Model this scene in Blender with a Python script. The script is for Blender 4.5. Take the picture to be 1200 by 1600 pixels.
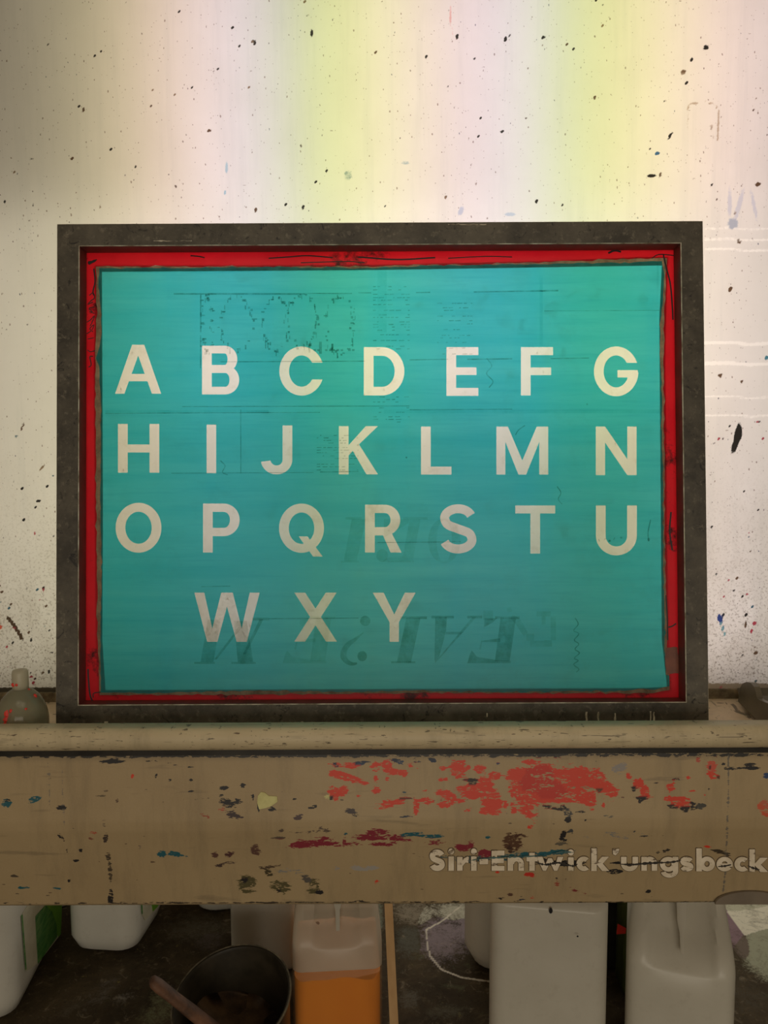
import bpy, bmesh, math, random
import numpy as np
from mathutils import Vector, Matrix
from mathutils.geometry import delaunay_2d_cdt

SC = bpy.context.scene
COL = SC.collection
for o in list(bpy.data.objects):
    bpy.data.objects.remove(o)
rng = np.random.default_rng(7)
random.seed(7)

# ------------------------------------------------------------------ camera
F, H = 1202.0, 1.40                      # focal length in pixels of the 1200x1600 frame, eye height
PITCH, ROLL = math.radians(5), math.radians(0.28)
_f = np.array([0, math.cos(PITCH), -math.sin(PITCH)])
_r0 = np.array([1.0, 0, 0]); _u0 = np.array([0, math.sin(PITCH), math.cos(PITCH)])
_R = math.cos(ROLL) * _r0 - math.sin(ROLL) * _u0
_U = math.sin(ROLL) * _r0 + math.cos(ROLL) * _u0
EYE = np.array([0, 0, H])
cam = bpy.data.objects.new('camera', bpy.data.cameras.new('camera'))
COL.objects.link(cam)
cam.matrix_world = Matrix([[_R[0], _U[0], -_f[0], 0], [_R[1], _U[1], -_f[1], 0], [_R[2], _U[2], -_f[2], H], [0, 0, 0, 1]])
cam.data.sensor_fit = 'VERTICAL'; cam.data.sensor_height = 36; cam.data.lens = 36 * F / 1600
cam.data.clip_start = 0.02
SC.camera = cam


def ray(px, py):
    return _f + _R * (px - 600) / F + _U * (800 - py) / F


def onY(px, py, Y):
    d = ray(px, py); return EYE + d * (Y / d[1])


def onX(px, py, X):
    d = ray(px, py); return EYE + d * (X / d[0])


def onZ(px, py, z):
    d = ray(px, py); return EYE + d * ((z - H) / d[2])


def onP(px, py, p0, n):
    d = ray(px, py); return EYE + d * (np.dot(np.asarray(p0) - EYE, n) / np.dot(d, n))


def proj(P):
    v = np.asarray(P) - EYE; d = v @ _f
    return 600 + F * (v @ _R) / d, 800 - F * (v @ _U) / d


def S(r, g, b):
    f = lambda c: (c / 255 / 12.92) if c / 255 <= 0.04045 else ((c / 255 + 0.055) / 1.055) ** 2.4
    return (f(r), f(g), f(b), 1.0)


# ------------------------------------------------------------------ world, lights, exposure
SC.view_settings.view_transform = 'Standard'; SC.view_settings.look = 'None'
SC.view_settings.exposure = 0.0; SC.view_settings.gamma = 1.0
SC.view_settings.use_curve_mapping = False
SC.cycles.max_bounces = 10; SC.cycles.transparent_max_bounces = 16
SC.cycles.caustics_reflective = False; SC.cycles.caustics_refractive = False
W = bpy.data.worlds.new('room_ambient'); SC.world = W; W.use_nodes = True
W.node_tree.nodes['Background'].inputs[0].default_value = (1.0, 0.80, 0.55, 1)
W.node_tree.nodes['Background'].inputs[1].default_value = 0.13


def area(name, loc, rot, sx, sy, power, col):
    l = bpy.data.lights.new(name, 'AREA'); l.shape = 'RECTANGLE'; l.size = sx; l.size_y = sy
    l.energy = power; l.color = col[:3]
    o = bpy.data.objects.new(name, l); COL.objects.link(o); o.location = loc; o.rotation_euler = rot
    return o


area('ceiling_lamp', (0.0, -0.25, 2.75), (math.radians(22), 0, 0), 1.8, 0.9, 7, (1.0, 0.86, 0.64))
area('front_fill', (0.2, -2.4, 0.95), (math.radians(88), 0, 0), 2.6, 1.5, 37, (1.0, 0.90, 0.74))  # low fill behind the camera, added to brighten the space under the trough
area('rear_fill', (0.75, 2.74, 0.75), (math.radians(-62), 0, 0), 2.4, 0.9, 12, (1.0, 0.95, 0.84))  # unseen light behind the booth, added to brighten the far floor

# tubes behind the translucent wall, tints made up to give the camera's colour bands: pixel column, colour, top / middle / bottom strength
YW = 1.542                                # front face of the luminous wall
TUBES = [
    (-190, (160, 145, 112), .5, .7, .8), (-120, (165, 150, 118), .4, .8, .9), (-50, (180, 165, 128), .42, .85, 1.0), (15, (190, 174, 136), .42, .9, 1.0), (80, (205, 190, 142), .5, .85, 1.0), (145, (216, 203, 142), .62, .86, .9),
    (205, (228, 208, 148), .76, .92, .85), (265, (244, 208, 176), .86, 1.0, .9), (330, (246, 216, 208), .96, 1.04, .9), (390, (224, 204, 220), .95, 1.0, .85),
    (445, (192, 198, 186), .9, .95, .8), (500, (186, 206, 104), .88, .98, .8), (545, (206, 210, 112), .92, 1.0, .8), (600, (244, 230, 172), .95, 1.04, .85),
    (660, (248, 220, 196), .95, 1.04, .85), (725, (240, 206, 216), .95, 1.04, .85), (785, (222, 204, 220), .92, 1.02, .8), (835, (204, 210, 196), .9, .98, .8),
    (882, (180, 202, 112), .9, .96, .8), (930, (208, 210, 112), .95, 1.0, .8), (985, (234, 220, 150), .98, 1.03, .85), (1045, (248, 220, 180), 1.0, 1.04, .88),
    (1110, (246, 210, 198), 1.0, .98, .86), (1175, (232, 206, 202), .95, .92, .85), (1240, (215, 200, 180), .8, .85, .8), (1310, (205, 190, 160), .7, .8, .7), (1380, (200, 185, 150), .6, .7, .6),
]
LBOX = 2.9
for tx, tc, s0, s1, s2 in TUBES:
    x = onY(tx, 700, YW)[0]
    c = S(*tc); c = (c[0], c[1] * 1.04, c[2] * 1.16)
    low = .80 if 200 < tx < 1000 else (1.05 if tx > 1000 else .88)
    top = .86 if tx < 160 else 1.0
    for za, zb, s in ((1.86, 2.36, s0 * top), (1.44, 1.86, s1), (1.20, 1.44, s2 * (1 + low) / 2), (0.93, 1.20, s2 * low)):
        A = 0.052 * (zb - za)
        lum = .3 * c[0] + .6 * c[1] + .1 * c[2]
        k = 0.0 if za > 1.8 else .42                     # paler tubes in the lower rows
        cc = tuple(a * (1 - k) + lum * b * k for a, b in zip(c, (1.04, .99, .90)))
        area('light_box_tube', (x, YW + 0.085, (za + zb) / 2), (-math.pi / 2, 0, 0), 0.052, zb - za, math.pi * A * LBOX * s ** 2.0, cc)


# ------------------------------------------------------------------ helpers
def thing(name, label, cat, loc, rz=0, group=None):
    o = bpy.data.objects.new(name, None); COL.objects.link(o)
    o.location = loc; o.rotation_euler = (0, 0, rz); o.empty_display_size = .05
    o['label'] = label; o['category'] = cat
    if group: o['group'] = group
    return o


def obj(name, verts, faces, mats, parent=None, midx=None, smooth=False, local=False, label=None):
    """one mesh object; verts are world coordinates unless local"""
    me = bpy.data.meshes.new(name)
    V = np.asarray(verts, float).reshape(-1, 3)
    if parent is not None and not local:
        off = np.zeros(3); p = parent
        while p is not None:
            off += np.array(p.location); p = p.parent
        V = V - off
    me.from_pydata(V.tolist(), [], [list(map(int, f)) for f in faces])
    for m in (mats if isinstance(mats, (list, tuple)) else [mats]):
        me.materials.append(m)
    if midx is not None:
        me.polygons.foreach_set('material_index', np.asarray(midx, np.int32))
    if smooth:
        me.polygons.foreach_set('use_smooth', np.ones(len(me.polygons), bool))
    me.update()
    o = bpy.data.objects.new(name, me); COL.objects.link(o)
    if parent is not None: o.parent = parent
    if label: o['label'] = label
    return o


def fix_normals(o):
    bm = bmesh.new(); bm.from_mesh(o.data); bmesh.ops.recalc_face_normals(bm, faces=bm.faces); bm.to_mesh(o.data); bm.free()
    return o


def sharp(o, deg=35):
    o.data.polygons.foreach_set('use_smooth', np.ones(len(o.data.polygons), bool))
    o.data.set_sharp_from_angle(angle=math.radians(deg))
    return o


def struct(o):
    o['kind'] = 'structure'; return o


def grid(name, xs, ys, fn, mat, parent=None, smooth=True):
    X, Y = np.meshgrid(xs, ys)
    P = fn(X.ravel(), Y.ravel())
    nx, ny = len(xs), len(ys)
    i = np.arange(nx * ny).reshape(ny, nx)
    q = np.stack([i[:-1, :-1], i[:-1, 1:], i[1:, 1:], i[1:, :-1]], -1).reshape(-1, 4)
    off = np.array(parent.location) if parent is not None else 0
    me = bpy.data.meshes.new(name)
    me.vertices.add(len(P)); me.vertices.foreach_set('co', (P - off).astype(np.float32).ravel())
    me.loops.add(q.size); me.loops.foreach_set('vertex_index', q.astype(np.int32).ravel())
    me.polygons.add(len(q))
    me.polygons.foreach_set('loop_start', np.arange(0, q.size, 4, dtype=np.int32))
    me.polygons.foreach_set('use_smooth', np.full(len(q), smooth))
    me.materials.append(mat); me.update(calc_edges=True); me.validate()
    o = bpy.data.objects.new(name, me); COL.objects.link(o)
    if parent is not None: o.parent = parent
    return o, P


def paint_attr(o, P, blobs):
    """stains: rgb = colour of the nearest stain, alpha = soft coverage (broken up by noise in the material)"""
    u, v = proj(P)
    rgb = np.zeros((len(P), 3)); cov = np.zeros(len(P)); best = np.full(len(P), 1e-6)
    for (cx, cy, rx, ry, ang, col, k) in blobs:
        a = math.radians(ang); R = max(rx, ry) * 2.2 + 6
        idx = np.nonzero((abs(u - cx) < R) & (abs(v - cy) < R))[0]
        if len(idx) == 0: continue
        du, dv = u[idx] - cx, v[idx] - cy
        a1 = (du * math.cos(a) + dv * math.sin(a)) / rx; a2 = (-du * math.sin(a) + dv * math.cos(a)) / ry
        g = np.exp(-0.7 * (a1 * a1 + a2 * a2) ** 1.25)
        w = g * k
        m = w > best[idx]
        j = idx[m]; rgb[j] = col[:3]; best[j] = w[m]
        cov[idx] = np.maximum(cov[idx], w)
    at = o.data.color_attributes.new('stain', 'FLOAT_COLOR', 'POINT')
    at.data.foreach_set('color', np.column_stack([rgb, cov]).astype(np.float32).ravel())


def chain(pts, w, col, k=1.0, step=None):
    out = []
    for (x0, y0), (x1, y1) in zip(pts[:-1], pts[1:]):
        L = math.hypot(x1 - x0, y1 - y0); n = max(1, int(L / (step or w * 2.2)))
        for i in range(n):
            t = (i + .5) / n
            out.append((x0 + (x1 - x0) * t, y0 + (y1 - y0) * t, L / n * .75, w, math.degrees(math.atan2(y1 - y0, x1 - x0)), col, k))
    return out


def cdt(loops, keep):
    """triangulate all loops together, keep triangles whose centroid passes keep(xy)"""
    vs, es = [], []
    for lp in loops:
        b = len(vs); n = len(lp)
        vs += [Vector((float(p[0]), float(p[1]))) for p in lp]
        es += [(b + i, b + (i + 1) % n) for i in range(n)]
    v, e, f, *_ = delaunay_2d_cdt(vs, es, [], 0, 1e-5)
    V = np.array([(p[0], p[1]) for p in v]); Fc = np.array([list(t) for t in f if len(t) == 3])
    C = V[Fc].mean(1)
    m = keep(C)
    Fc = Fc[m]
    used = np.unique(Fc); remap = np.full(len(V), -1); remap[used] = np.arange(len(used))
    return V[used], remap[Fc]


def inside(C, loop):
    L = np.asarray(loop, float); x, y = C[:, 0], C[:, 1]; r = np.zeros(len(C), bool)
    x0, y0 = L[:, 0], L[:, 1]; x1, y1 = np.roll(x0, -1), np.roll(y0, -1)
    for a, b, c, d in zip(x0, y0, x1, y1):
        if b == d: continue
        r ^= ((b > y) != (d > y)) & (x < (c - a) * (y - b) / (d - b) + a)
    return r


def in_shapes(C, shapes):                 # a glyph = list of shapes, a shape = list of loops (even-odd), union of shapes
    r = np.zeros(len(C), bool)
    for sh in shapes:
        s = np.zeros(len(C), bool)
        for lp in sh: s ^= inside(C, lp)
        r |= s
    return r


def jag(pts, amp, step=7):
    o = []
    for (x0, y0), (x1, y1) in zip(pts, pts[1:] + pts[:1]):
        L = math.hypot(x1 - x0, y1 - y0); n = max(1, int(L / step)); nx, ny = -(y1 - y0) / L, (x1 - x0) / L
        for i in range(n):
            t = i / n; a = random.gauss(0, amp) if i else 0
            o.append((x0 + (x1 - x0) * t + nx * a, y0 + (y1 - y0) * t + ny * a))
    return o


def prism(V2, F2, to3, n, th, bottom=True):
    """flat triangulation V2,F2 -> slab of thickness th along n"""
    A = np.array([to3(p) for p in V2]); B = A + np.asarray(n) * th
    k = len(A)
    faces = [list(f + k) for f in F2]
    cnt = {}
    for f in F2:
        for i in range(3):
            a, b = int(f[i]), int(f[(i + 1) % 3]); cnt[(a, b)] = 1
    for (a, b) in list(cnt):
        if (b, a) not in cnt: faces.append([a, b, b + k, a + k])
    if bottom: faces += [list(f[::-1]) for f in F2]
    return np.vstack([A, B]), faces


def rrect(w, d, r, n=5, m=1):
    pts = []
    for cx, cy, a0 in ((w / 2 - r, -d / 2 + r, -90), (w / 2 - r, d / 2 - r, 0), (-w / 2 + r, d / 2 - r, 90), (-w / 2 + r, -d / 2 + r, 180)):
        for i in range(n + 1):
            a = math.radians(a0 + 90 * i / n); pts.append((cx + r * math.cos(a), cy + r * math.sin(a)))
    out = []
    for i, p in enumerate(pts):
        out.append(p)
        if (i + 1) % (n + 1) == 0 and m > 1:
            q = pts[(i + 1) % len(pts)]
            for k in range(1, m): out.append((p[0] + (q[0] - p[0]) * k / m, p[1] + (q[1] - p[1]) * k / m))
    return np.array(out)


def loft(rings, cap0=True, cap1=True):
    n = len(rings[0]); V = np.vstack(rings); f = []
    for k in range(len(rings) - 1):
        for i in range(n):
            j = (i + 1) % n; f.append([k * n + i, k * n + j, (k + 1) * n + j, (k + 1) * n + i])
    if cap0: f.append(list(range(n))[::-1])
    if cap1: f.append([(len(rings) - 1) * n + i for i in range(n)])
    return V, f


def lathe(prof, n=40, c=(0, 0, 0)):
    a = np.arange(n) * 2 * math.pi / n
    return loft([np.column_stack([c[0] + r * np.cos(a), c[1] + r * np.sin(a), np.full(n, c[2] + z)]) for r, z in prof])


def tube(path, r, n=10, flat=None):
    P = [np.asarray(p, float) for p in path]; rings = []
    rr = r if hasattr(r, '__len__') else [r] * len(P)
    for i, p in enumerate(P):
        t = P[min(i + 1, len(P) - 1)] - P[max(i - 1, 0)]; t = t / np.linalg.norm(t)
        ref = np.array([0, 0, 1.0]) if abs(t[2]) < .9 else np.array([0, 1.0, 0])
        a = np.cross(t, ref); a /= np.linalg.norm(a); b = np.cross(t, a)
        ang = np.arange(n) * 2 * math.pi / n
        rings.append(p + rr[i] * (np.outer(np.cos(ang), a) + (flat or 1) * np.outer(np.sin(ang), b)))
    return loft(rings)


def box(x0, y0, z0, x1, y1, z1):
    V = [(x, y, z) for z in (z0, z1) for y in (y0, y1) for x in (x0, x1)]
    return V, [[0, 2, 3, 1], [4, 5, 7, 6], [0, 1, 5, 4], [2, 6, 7, 3], [0, 4, 6, 2], [1, 3, 7, 5]]


# ------------------------------------------------------------------ node helpers
def new_mat(name):
    m = bpy.data.materials.new(name); m.use_nodes = True
    nt = m.node_tree; nt.nodes.clear()
    return m, nt


def nd(nt, t, ins=None, **pr):
    n = nt.nodes.new('ShaderNode' + t)
    for k, v in pr.items(): setattr(n, k, v)
    for k, v in (ins or {}).items():
        s = n.inputs[k]
        if isinstance(v, bpy.types.NodeSocket): nt.links.new(v, s)
        else: s.default_value = v
    return n


def mixc(nt, f, a, b, mode='MIX'):
    n = nd(nt, 'Mix', data_type='RGBA', blend_type=mode)
    for i, v in ((0, f), (6, a), (7, b)):
        if isinstance(v, bpy.types.NodeSocket): nt.links.new(v, n.inputs[i])
        else: n.inputs[i].default_value = v
    return n.outputs[2]


def mth(nt, op, a, b=0.0, c=None, clamp=False):
    n = nd(nt, 'Math', operation=op, use_clamp=clamp)
    for i, v in enumerate((a, b) + ((c,) if c is not None else ())):
        if isinstance(v, bpy.types.NodeSocket): nt.links.new(v, n.inputs[i])
        else: n.inputs[i].default_value = v
    return n.outputs[0]


def coords(nt, scale=(1, 1, 1), rot=(0, 0, 0)):
    t = nd(nt, 'TexCoord'); mp = nd(nt, 'Mapping', {'Vector': t.outputs['Object'], 'Scale': scale, 'Rotation': rot})
    return mp.outputs[0]


def noise(nt, scale, detail=4, rough=.6, st=(1, 1, 1), dist=0.0, rot=(0, 0, 0)):
    return nd(nt, 'TexNoise', {'Vector': coords(nt, st, rot), 'Scale': scale, 'Detail': detail, 'Roughness': rough, 'Distortion': dist}).outputs['Fac']


def ramp(nt, f, a, b):                     # linear 0..1 between a and b
    n = nd(nt, 'MapRange', {'Value': f, 'From Min': a, 'From Max': b}); n.clamp = True
    return n.outputs[0]


def specks(nt, scale, frac, rad, st=(1, 1, 1), rot=(0, 0, 0)):
    """small random spots: voronoi cells of which a fraction carries a dot"""
    wob = nd(nt, 'TexNoise', {'Vector': coords(nt, st, rot), 'Scale': scale * 2.2, 'Detail': 2.0})
    v = nd(nt, 'VectorMath', {0: coords(nt, st, rot), 1: nd(nt, 'VectorMath', {0: wob.outputs['Color'], 'Scale': .35 / scale}, operation='SCALE').outputs[0]}, operation='ADD').outputs[0]
    vo = nd(nt, 'TexVoronoi', {'Vector': v, 'Scale': scale, 'Randomness': 1.0})
    sep = nd(nt, 'SeparateColor', {0: vo.outputs['Color']})
    on = ramp(nt, sep.outputs[0], 1 - frac, 1.0)          # 0..1, larger = larger dot
    r = mth(nt, 'MULTIPLY', on, rad)
    d = mth(nt, 'SUBTRACT', r, vo.outputs['Distance'])
    return ramp(nt, d, 0.0, 0.03), sep.outputs[1]


def stain_mix(nt, base, amp=1.0, scale=60, st=(1, 1, 1), soft=6.0, detail=5, cap_=9.0):
    at = nd(nt, 'VertexColor', layer_name='stain')
    nz = mth(nt, 'ADD', mth(nt, 'MULTIPLY', ramp(nt, noise(nt, scale, detail, .7, st, .8), .32, .68), .62), mth(nt, 'MULTIPLY', ramp(nt, noise(nt, scale * 4.5, 3, .6, st), .3, .7), .38))
    f = mth(nt, 'MULTIPLY', mth(nt, 'SUBTRACT', mth(nt, 'MINIMUM', at.outputs['Alpha'], cap_), mth(nt, 'MULTIPLY_ADD', nz, amp, .05)), soft, clamp=True)
    return mixc(nt, f, base, at.outputs['Color']), f


def out(nt, sh, disp=None):
    o = nd(nt, 'OutputMaterial'); nt.links.new(sh, o.inputs[0])


def principled(nt, col, rough=.6, bump=None, bs=.2, bd=.002, **kw):
    p = nd(nt, 'BsdfPrincipled', {'Base Color': col, 'Roughness': rough})
    for k, v in kw.items(): p.inputs[k.replace('_', ' ')].default_value = v
    if bump is not None:
        b = nd(nt, 'Bump', {'Height': bump, 'Strength': bs, 'Distance': bd}); nt.links.new(b.outputs[0], p.inputs['Normal'])
    return p.outputs[0]


def simple(name, c1, c2=None, scale=20, rough=.6, st=(1, 1, 1), lo=.35, hi=.65, bump=0, **kw):
    m, nt = new_mat(name)
    c2 = c2 or c1
    nz = noise(nt, scale, 5, .6, st)
    out(nt, principled(nt, mixc(nt, ramp(nt, nz, lo, hi), c1, c2), rough, nz if bump else None, bump, **kw))
    return m


def mixsh(nt, f, a, b):
    n = nd(nt, 'MixShader')
    for i, v in ((0, f), (1, a), (2, b)):
        if isinstance(v, bpy.types.NodeSocket): nt.links.new(v, n.inputs[i])
        else: n.inputs[i].default_value = v
    return n.outputs[0]


# ------------------------------------------------------------------ materials
def mat_wall():
    m, nt = new_mat('translucent_panel')
    base = mixc(nt, ramp(nt, noise(nt, 6, 5, .6), .3, .7), (.80, .79, .76, 1), (.86, .85, .83, 1))
    base = mixc(nt, mth(nt, 'MULTIPLY', ramp(nt, noise(nt, 40, 4, .7, (1, 1, .06)), .52, .75), .22), base, (.60, .62, .62, 1))
    # grime: denser low on the panel where the spray collects
    z = nd(nt, 'SeparateXYZ', {0: nd(nt, 'TexCoord').outputs['Object']}).outputs[2]
    low = ramp(nt, z, 1.45, 0.93)
    gr = mth(nt, 'MULTIPLY', ramp(nt, noise(nt, 220, 3, .7), .52, .66), mth(nt, 'MULTIPLY', mth(nt, 'POWER', low, 1.6), .75))
    base = mixc(nt, gr, base, (.17, .14, .10, 1))
    base = mixc(nt, mth(nt, 'MULTIPLY', ramp(nt, noise(nt, 9, 5, .7, (1, 1, .5)), .40, .72), mth(nt, 'MULTIPLY', mth(nt, 'POWER', low, 1.5), .55)), base, (.36, .31, .23, 1))
    for sc, fr, rad, st, k in ((26, .30, .075, (1, 1, .8), .9), (75, .32, .13, (1.5, 1, .8), .85), (130, .30, .20, (1, 1, .6), .65), (34, .22, .11, (.9, 1, 2.6), .5), (150, .45, .25, (1.4, 1, 1), .35)):
        f, rnd = specks(nt, sc, fr, rad, st, (0, random.uniform(-.5, .5), 0))
        c = nd(nt, 'ValToRGB', {0: rnd}); el = c.color_ramp.elements
        el[0].color = (.03, .02, .015, 1); el[0].position = 0; el[1].color = (.14, .06, .03, 1); el[1].position = .7
        e = el.new(.86); e.color = (.05, .09, .16, 1); e = el.new(.95); e.color = (.30, .05, .06, 1)
        base = mixc(nt, mth(nt, 'MULTIPLY', f, k), base, c.outputs[0])
    base, _ = stain_mix(nt, base, .45, 160, soft=4)
    tr = nd(nt, 'BsdfTranslucent', {'Color': base}).outputs[0]
    df = nd(nt, 'BsdfDiffuse', {'Color': base}).outputs[0]
    gl = nd(nt, 'BsdfGlossy', {'Color': (.9, .9, .9, 1), 'Roughness': .35}).outputs[0]
    out(nt, mixsh(nt, .03, mixsh(nt, .38, tr, df), gl))
    return m


def mat_painted(name, c1, c2, st=(1, 1, 1), dirt=(.10, .08, .05, 1), amp=1.0, rim=False):
    m, nt = new_mat(name)
    base = mixc(nt, ramp(nt, noise(nt, 4, 4, .6), .3, .7), c1, c2)
    base = mixc(nt, mth(nt, 'MULTIPLY', ramp(nt, noise(nt, 24, 5, .7, (1, 1, .12)), .50, .8), .35), base, dirt)   # runs
    base = mixc(nt, mth(nt, 'MULTIPLY', ramp(nt, noise(nt, 60, 3, .6, (.12, 1, 1)), .62, .72), .35), base, dirt)    # wiped smears
    base = mixc(nt, mth(nt, 'MULTIPLY', ramp(nt, noise(nt, 400, 2, .6), .45, .75), .10), base, (.5, .4, .25, 1))
    for sc, fr, rad, s2, k in ((42, .12, .17, (.5, 1, 1.2), .85), (100, .10, .2, (.55, 1, 1.3), .7)) + (((120, .35, .22, (.35, 1, 1.3), .85), (60, .3, .17, (.3, 1, 1), .8)) if rim else ()):
        f, rnd = specks(nt, sc, fr, rad, s2, (0, random.uniform(-.4, .4), 0))
        base = mixc(nt, mth(nt, 'MULTIPLY', f, k), base, mixc(nt, rnd, (.025, .02, .02, 1), (.10, .055, .03, 1)))
    if rim:
        for st_, thr, k in (((18, 1, 230), .64, .8), ((44, 1, 260), .645, .75), ((80, 1, 150), .66, .7)):
            base = mixc(nt, mth(nt, 'MULTIPLY', ramp(nt, noise(nt, 1.0, 3, .6, st_, .6, (0, random.uniform(-.15, .15), 0)), thr, thr + .035), k), base, (.05, .036, .022, 1))
    if not rim:
        base, _ = stain_mix(nt, base, 1.5 * amp, 85, (.4, 1, 1.25), 9, cap_=1.10)
    nz = noise(nt, 30, 4)
    out(nt, principled(nt, base, .5, nz, .15, .003))
    return m


def mat_floor():
    m, nt = new_mat('stained_concrete')
    n1 = noise(nt, 7, 8, .7, dist=.6); n2 = noise(nt, 26, 6, .75, dist=.4); n3 = noise(nt, 110, 4, .7)
    base = mixc(nt, ramp(nt, n1, .35, .68), (.030, .021, .010, 1), (.095, .068, .036, 1))
    base = mixc(nt, ramp(nt, n2, .56, .72), base, (.15, .115, .065, 1))
    base = mixc(nt, mth(nt, 'MULTIPLY', ramp(nt, noise(nt, 14, 6, .7, (1, 1, 1), .8), .60, .72), .55), base, (.12, .13, .065, 1))
    base = mixc(nt, ramp(nt, n3, .60, .70), base, (.02, .016, .010, 1))
    base = mixc(nt, mth(nt, 'MULTIPLY', ramp(nt, noise(nt, 48, 3, .6), .68, .74), .7), base, (.30, .25, .07, 1))
    base, f = stain_mix(nt, base, .95, 40, soft=2.2, detail=8)
    base = mixc(nt, mth(nt, 'MULTIPLY', ramp(nt, noise(nt, 16, 7, .75, dist=1.5), .52, .66), .5), base, (.075, .055, .03, 1))
    base = mixc(nt, mth(nt, 'MULTIPLY', ramp(nt, noise(nt, 30, 6, .75, dist=.8), .58, .68), .45), base, (.34, .28, .19, 1))
    base = mixc(nt, mth(nt, 'MULTIPLY', ramp(nt, noise(nt, 60, 5, .7), .55, .7), .45), base, (.05, .045, .03, 1))
    out(nt, principled(nt, base, .8, n2, .5, .004, Specular_IOR_Level=.2))
    return m


def mat_frame():
    m, nt = new_mat('grimy_steel')
    base = mixc(nt, ramp(nt, noise(nt, 14, 7, .7), .35, .7), (.042, .036, .027, 1), (.125, .108, .080, 1))
    base = mixc(nt, ramp(nt, noise(nt, 70, 5, .75), .56, .74), base, (.20, .175, .13, 1))
    base = mixc(nt, ramp(nt, noise(nt, 40, 6, .75, dist=1.0), .58, .66), base, (.012, .010, .009, 1))
    f, r = specks(nt, 55, .25, .3, (1, 1, 1))
    base = mixc(nt, mth(nt, 'MULTIPLY', f, .5), base, (.16, .14, .11, 1))
    out(nt, principled(nt, base, .5, noise(nt, 60, 4), .15, .002))
    return m


def mat_red():
    m, nt = new_mat('red_block_out_lacquer')
    base = mixc(nt, ramp(nt, noise(nt, 10, 5, .6), .3, .7), S(214, 20, 40), S(228, 36, 50))
    base = mixc(nt, mth(nt, 'MULTIPLY', ramp(nt, noise(nt, 26, 6, .75, (.25, 1, .25)), .565, .64), .9), base, (.02, .01, .012, 1))
    tr = nd(nt, 'BsdfTranslucent', {'Color': base}).outputs[0]
    out(nt, mixsh(nt, .36, tr, principled(nt, base, .35)))
    return m


def mat_film():
    m, nt = new_mat('teal_emulsion')
    n1 = noise(nt, 5, 4, .6, (.5, .5, 6)); n2 = noise(nt, 30, 4, .65, (.3, .3, 5)); n3 = noise(nt, 7, 3, .5, (1.6, 1, .12))
    base = mixc(nt, ramp(nt, n1, .3, .7), (.045, .60, .72, 1), (.085, .68, .78, 1))
    base = mixc(nt, mth(nt, 'MULTIPLY', ramp(nt, n2, .5, .8), .35), base, (.016, .45, .62, 1))
    base = mixc(nt, mth(nt, 'MULTIPLY', ramp(nt, n3, .5, .75), .30), base, (.012, .58, .84, 1))
    base = mixc(nt, mth(nt, 'MULTIPLY', ramp(nt, noise(nt, 9, 6, .75), .55, .72), .18), base, (.05, .38, .42, 1))
    tr = nd(nt, 'BsdfTranslucent', {'Color': base}).outputs[0]
    tp = nd(nt, 'BsdfTransparent', {'Color': base}).outputs[0]
    df = nd(nt, 'BsdfDiffuse', {'Color': base}).outputs[0]
    gl = nd(nt, 'BsdfGlossy', {'Color': (1, 1, 1, 1), 'Roughness': .35}).outputs[0]
    out(nt, mixsh(nt, .015, mixsh(nt, .04, mixsh(nt, .11, tr, df), tp), gl))
    return m


def mat_fabric():
    m, nt = new_mat('screen_fabric')
    d = ramp(nt, noise(nt, 30, 6, .7), .56, .72)
    c = mixc(nt, mth(nt, 'MULTIPLY', d, .5), (.96, .95, .91, 1), (.66, .60, .50, 1))
    tp = nd(nt, 'BsdfTransparent', {'Color': c}).outputs[0]
    tr = nd(nt, 'BsdfTranslucent', {'Color': mixc(nt, 1.0, c, (.9, .86, .74, 1), 'MULTIPLY')}).outputs[0]
    df = nd(nt, 'BsdfDiffuse', {'Color': mixc(nt, 1.0, c, (.8, .76, .64, 1), 'MULTIPLY')}).outputs[0]
    out(nt, mixsh(nt, .70, mixsh(nt, .35, tr, df), tp))
    return m


def mat_veil(name, c, fac=1.0):
    m, nt = new_mat(name)
    nz = ramp(nt, noise(nt, 40, 5, .7), .25, .7)
    cc = mixc(nt, mth(nt, 'MULTIPLY', nz, fac), (1, 1, 1, 1), c)
    out(nt, nd(nt, 'BsdfTransparent', {'Color': cc}).outputs[0])
    return m


def mat_plastic(name, c, c2, transp=0.0, transl=.35, rough=.35, dirt=.25):
    m, nt = new_mat(name)
    base = mixc(nt, ramp(nt, noise(nt, 9, 5, .6), .3, .7), c, c2)
    base = mixc(nt, mth(nt, 'MULTIPLY', ramp(nt, noise(nt, 40, 5, .7), .56, .75), dirt), base, (.28, .22, .14, 1))
    f, r = specks(nt, 26, .10, .16)
    base = mixc(nt, mth(nt, 'MULTIPLY', f, .8), base, (.03, .025, .02, 1))
    p = principled(nt, base, rough)
    sh = mixsh(nt, transl, p, nd(nt, 'BsdfTranslucent', {'Color': base}).outputs[0])
    if transp: sh = mixsh(nt, transp, sh, nd(nt, 'BsdfTransparent', {'Color': (.95, .93, .88, 1)}).outputs[0])
    out(nt, sh)
    return m


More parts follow.
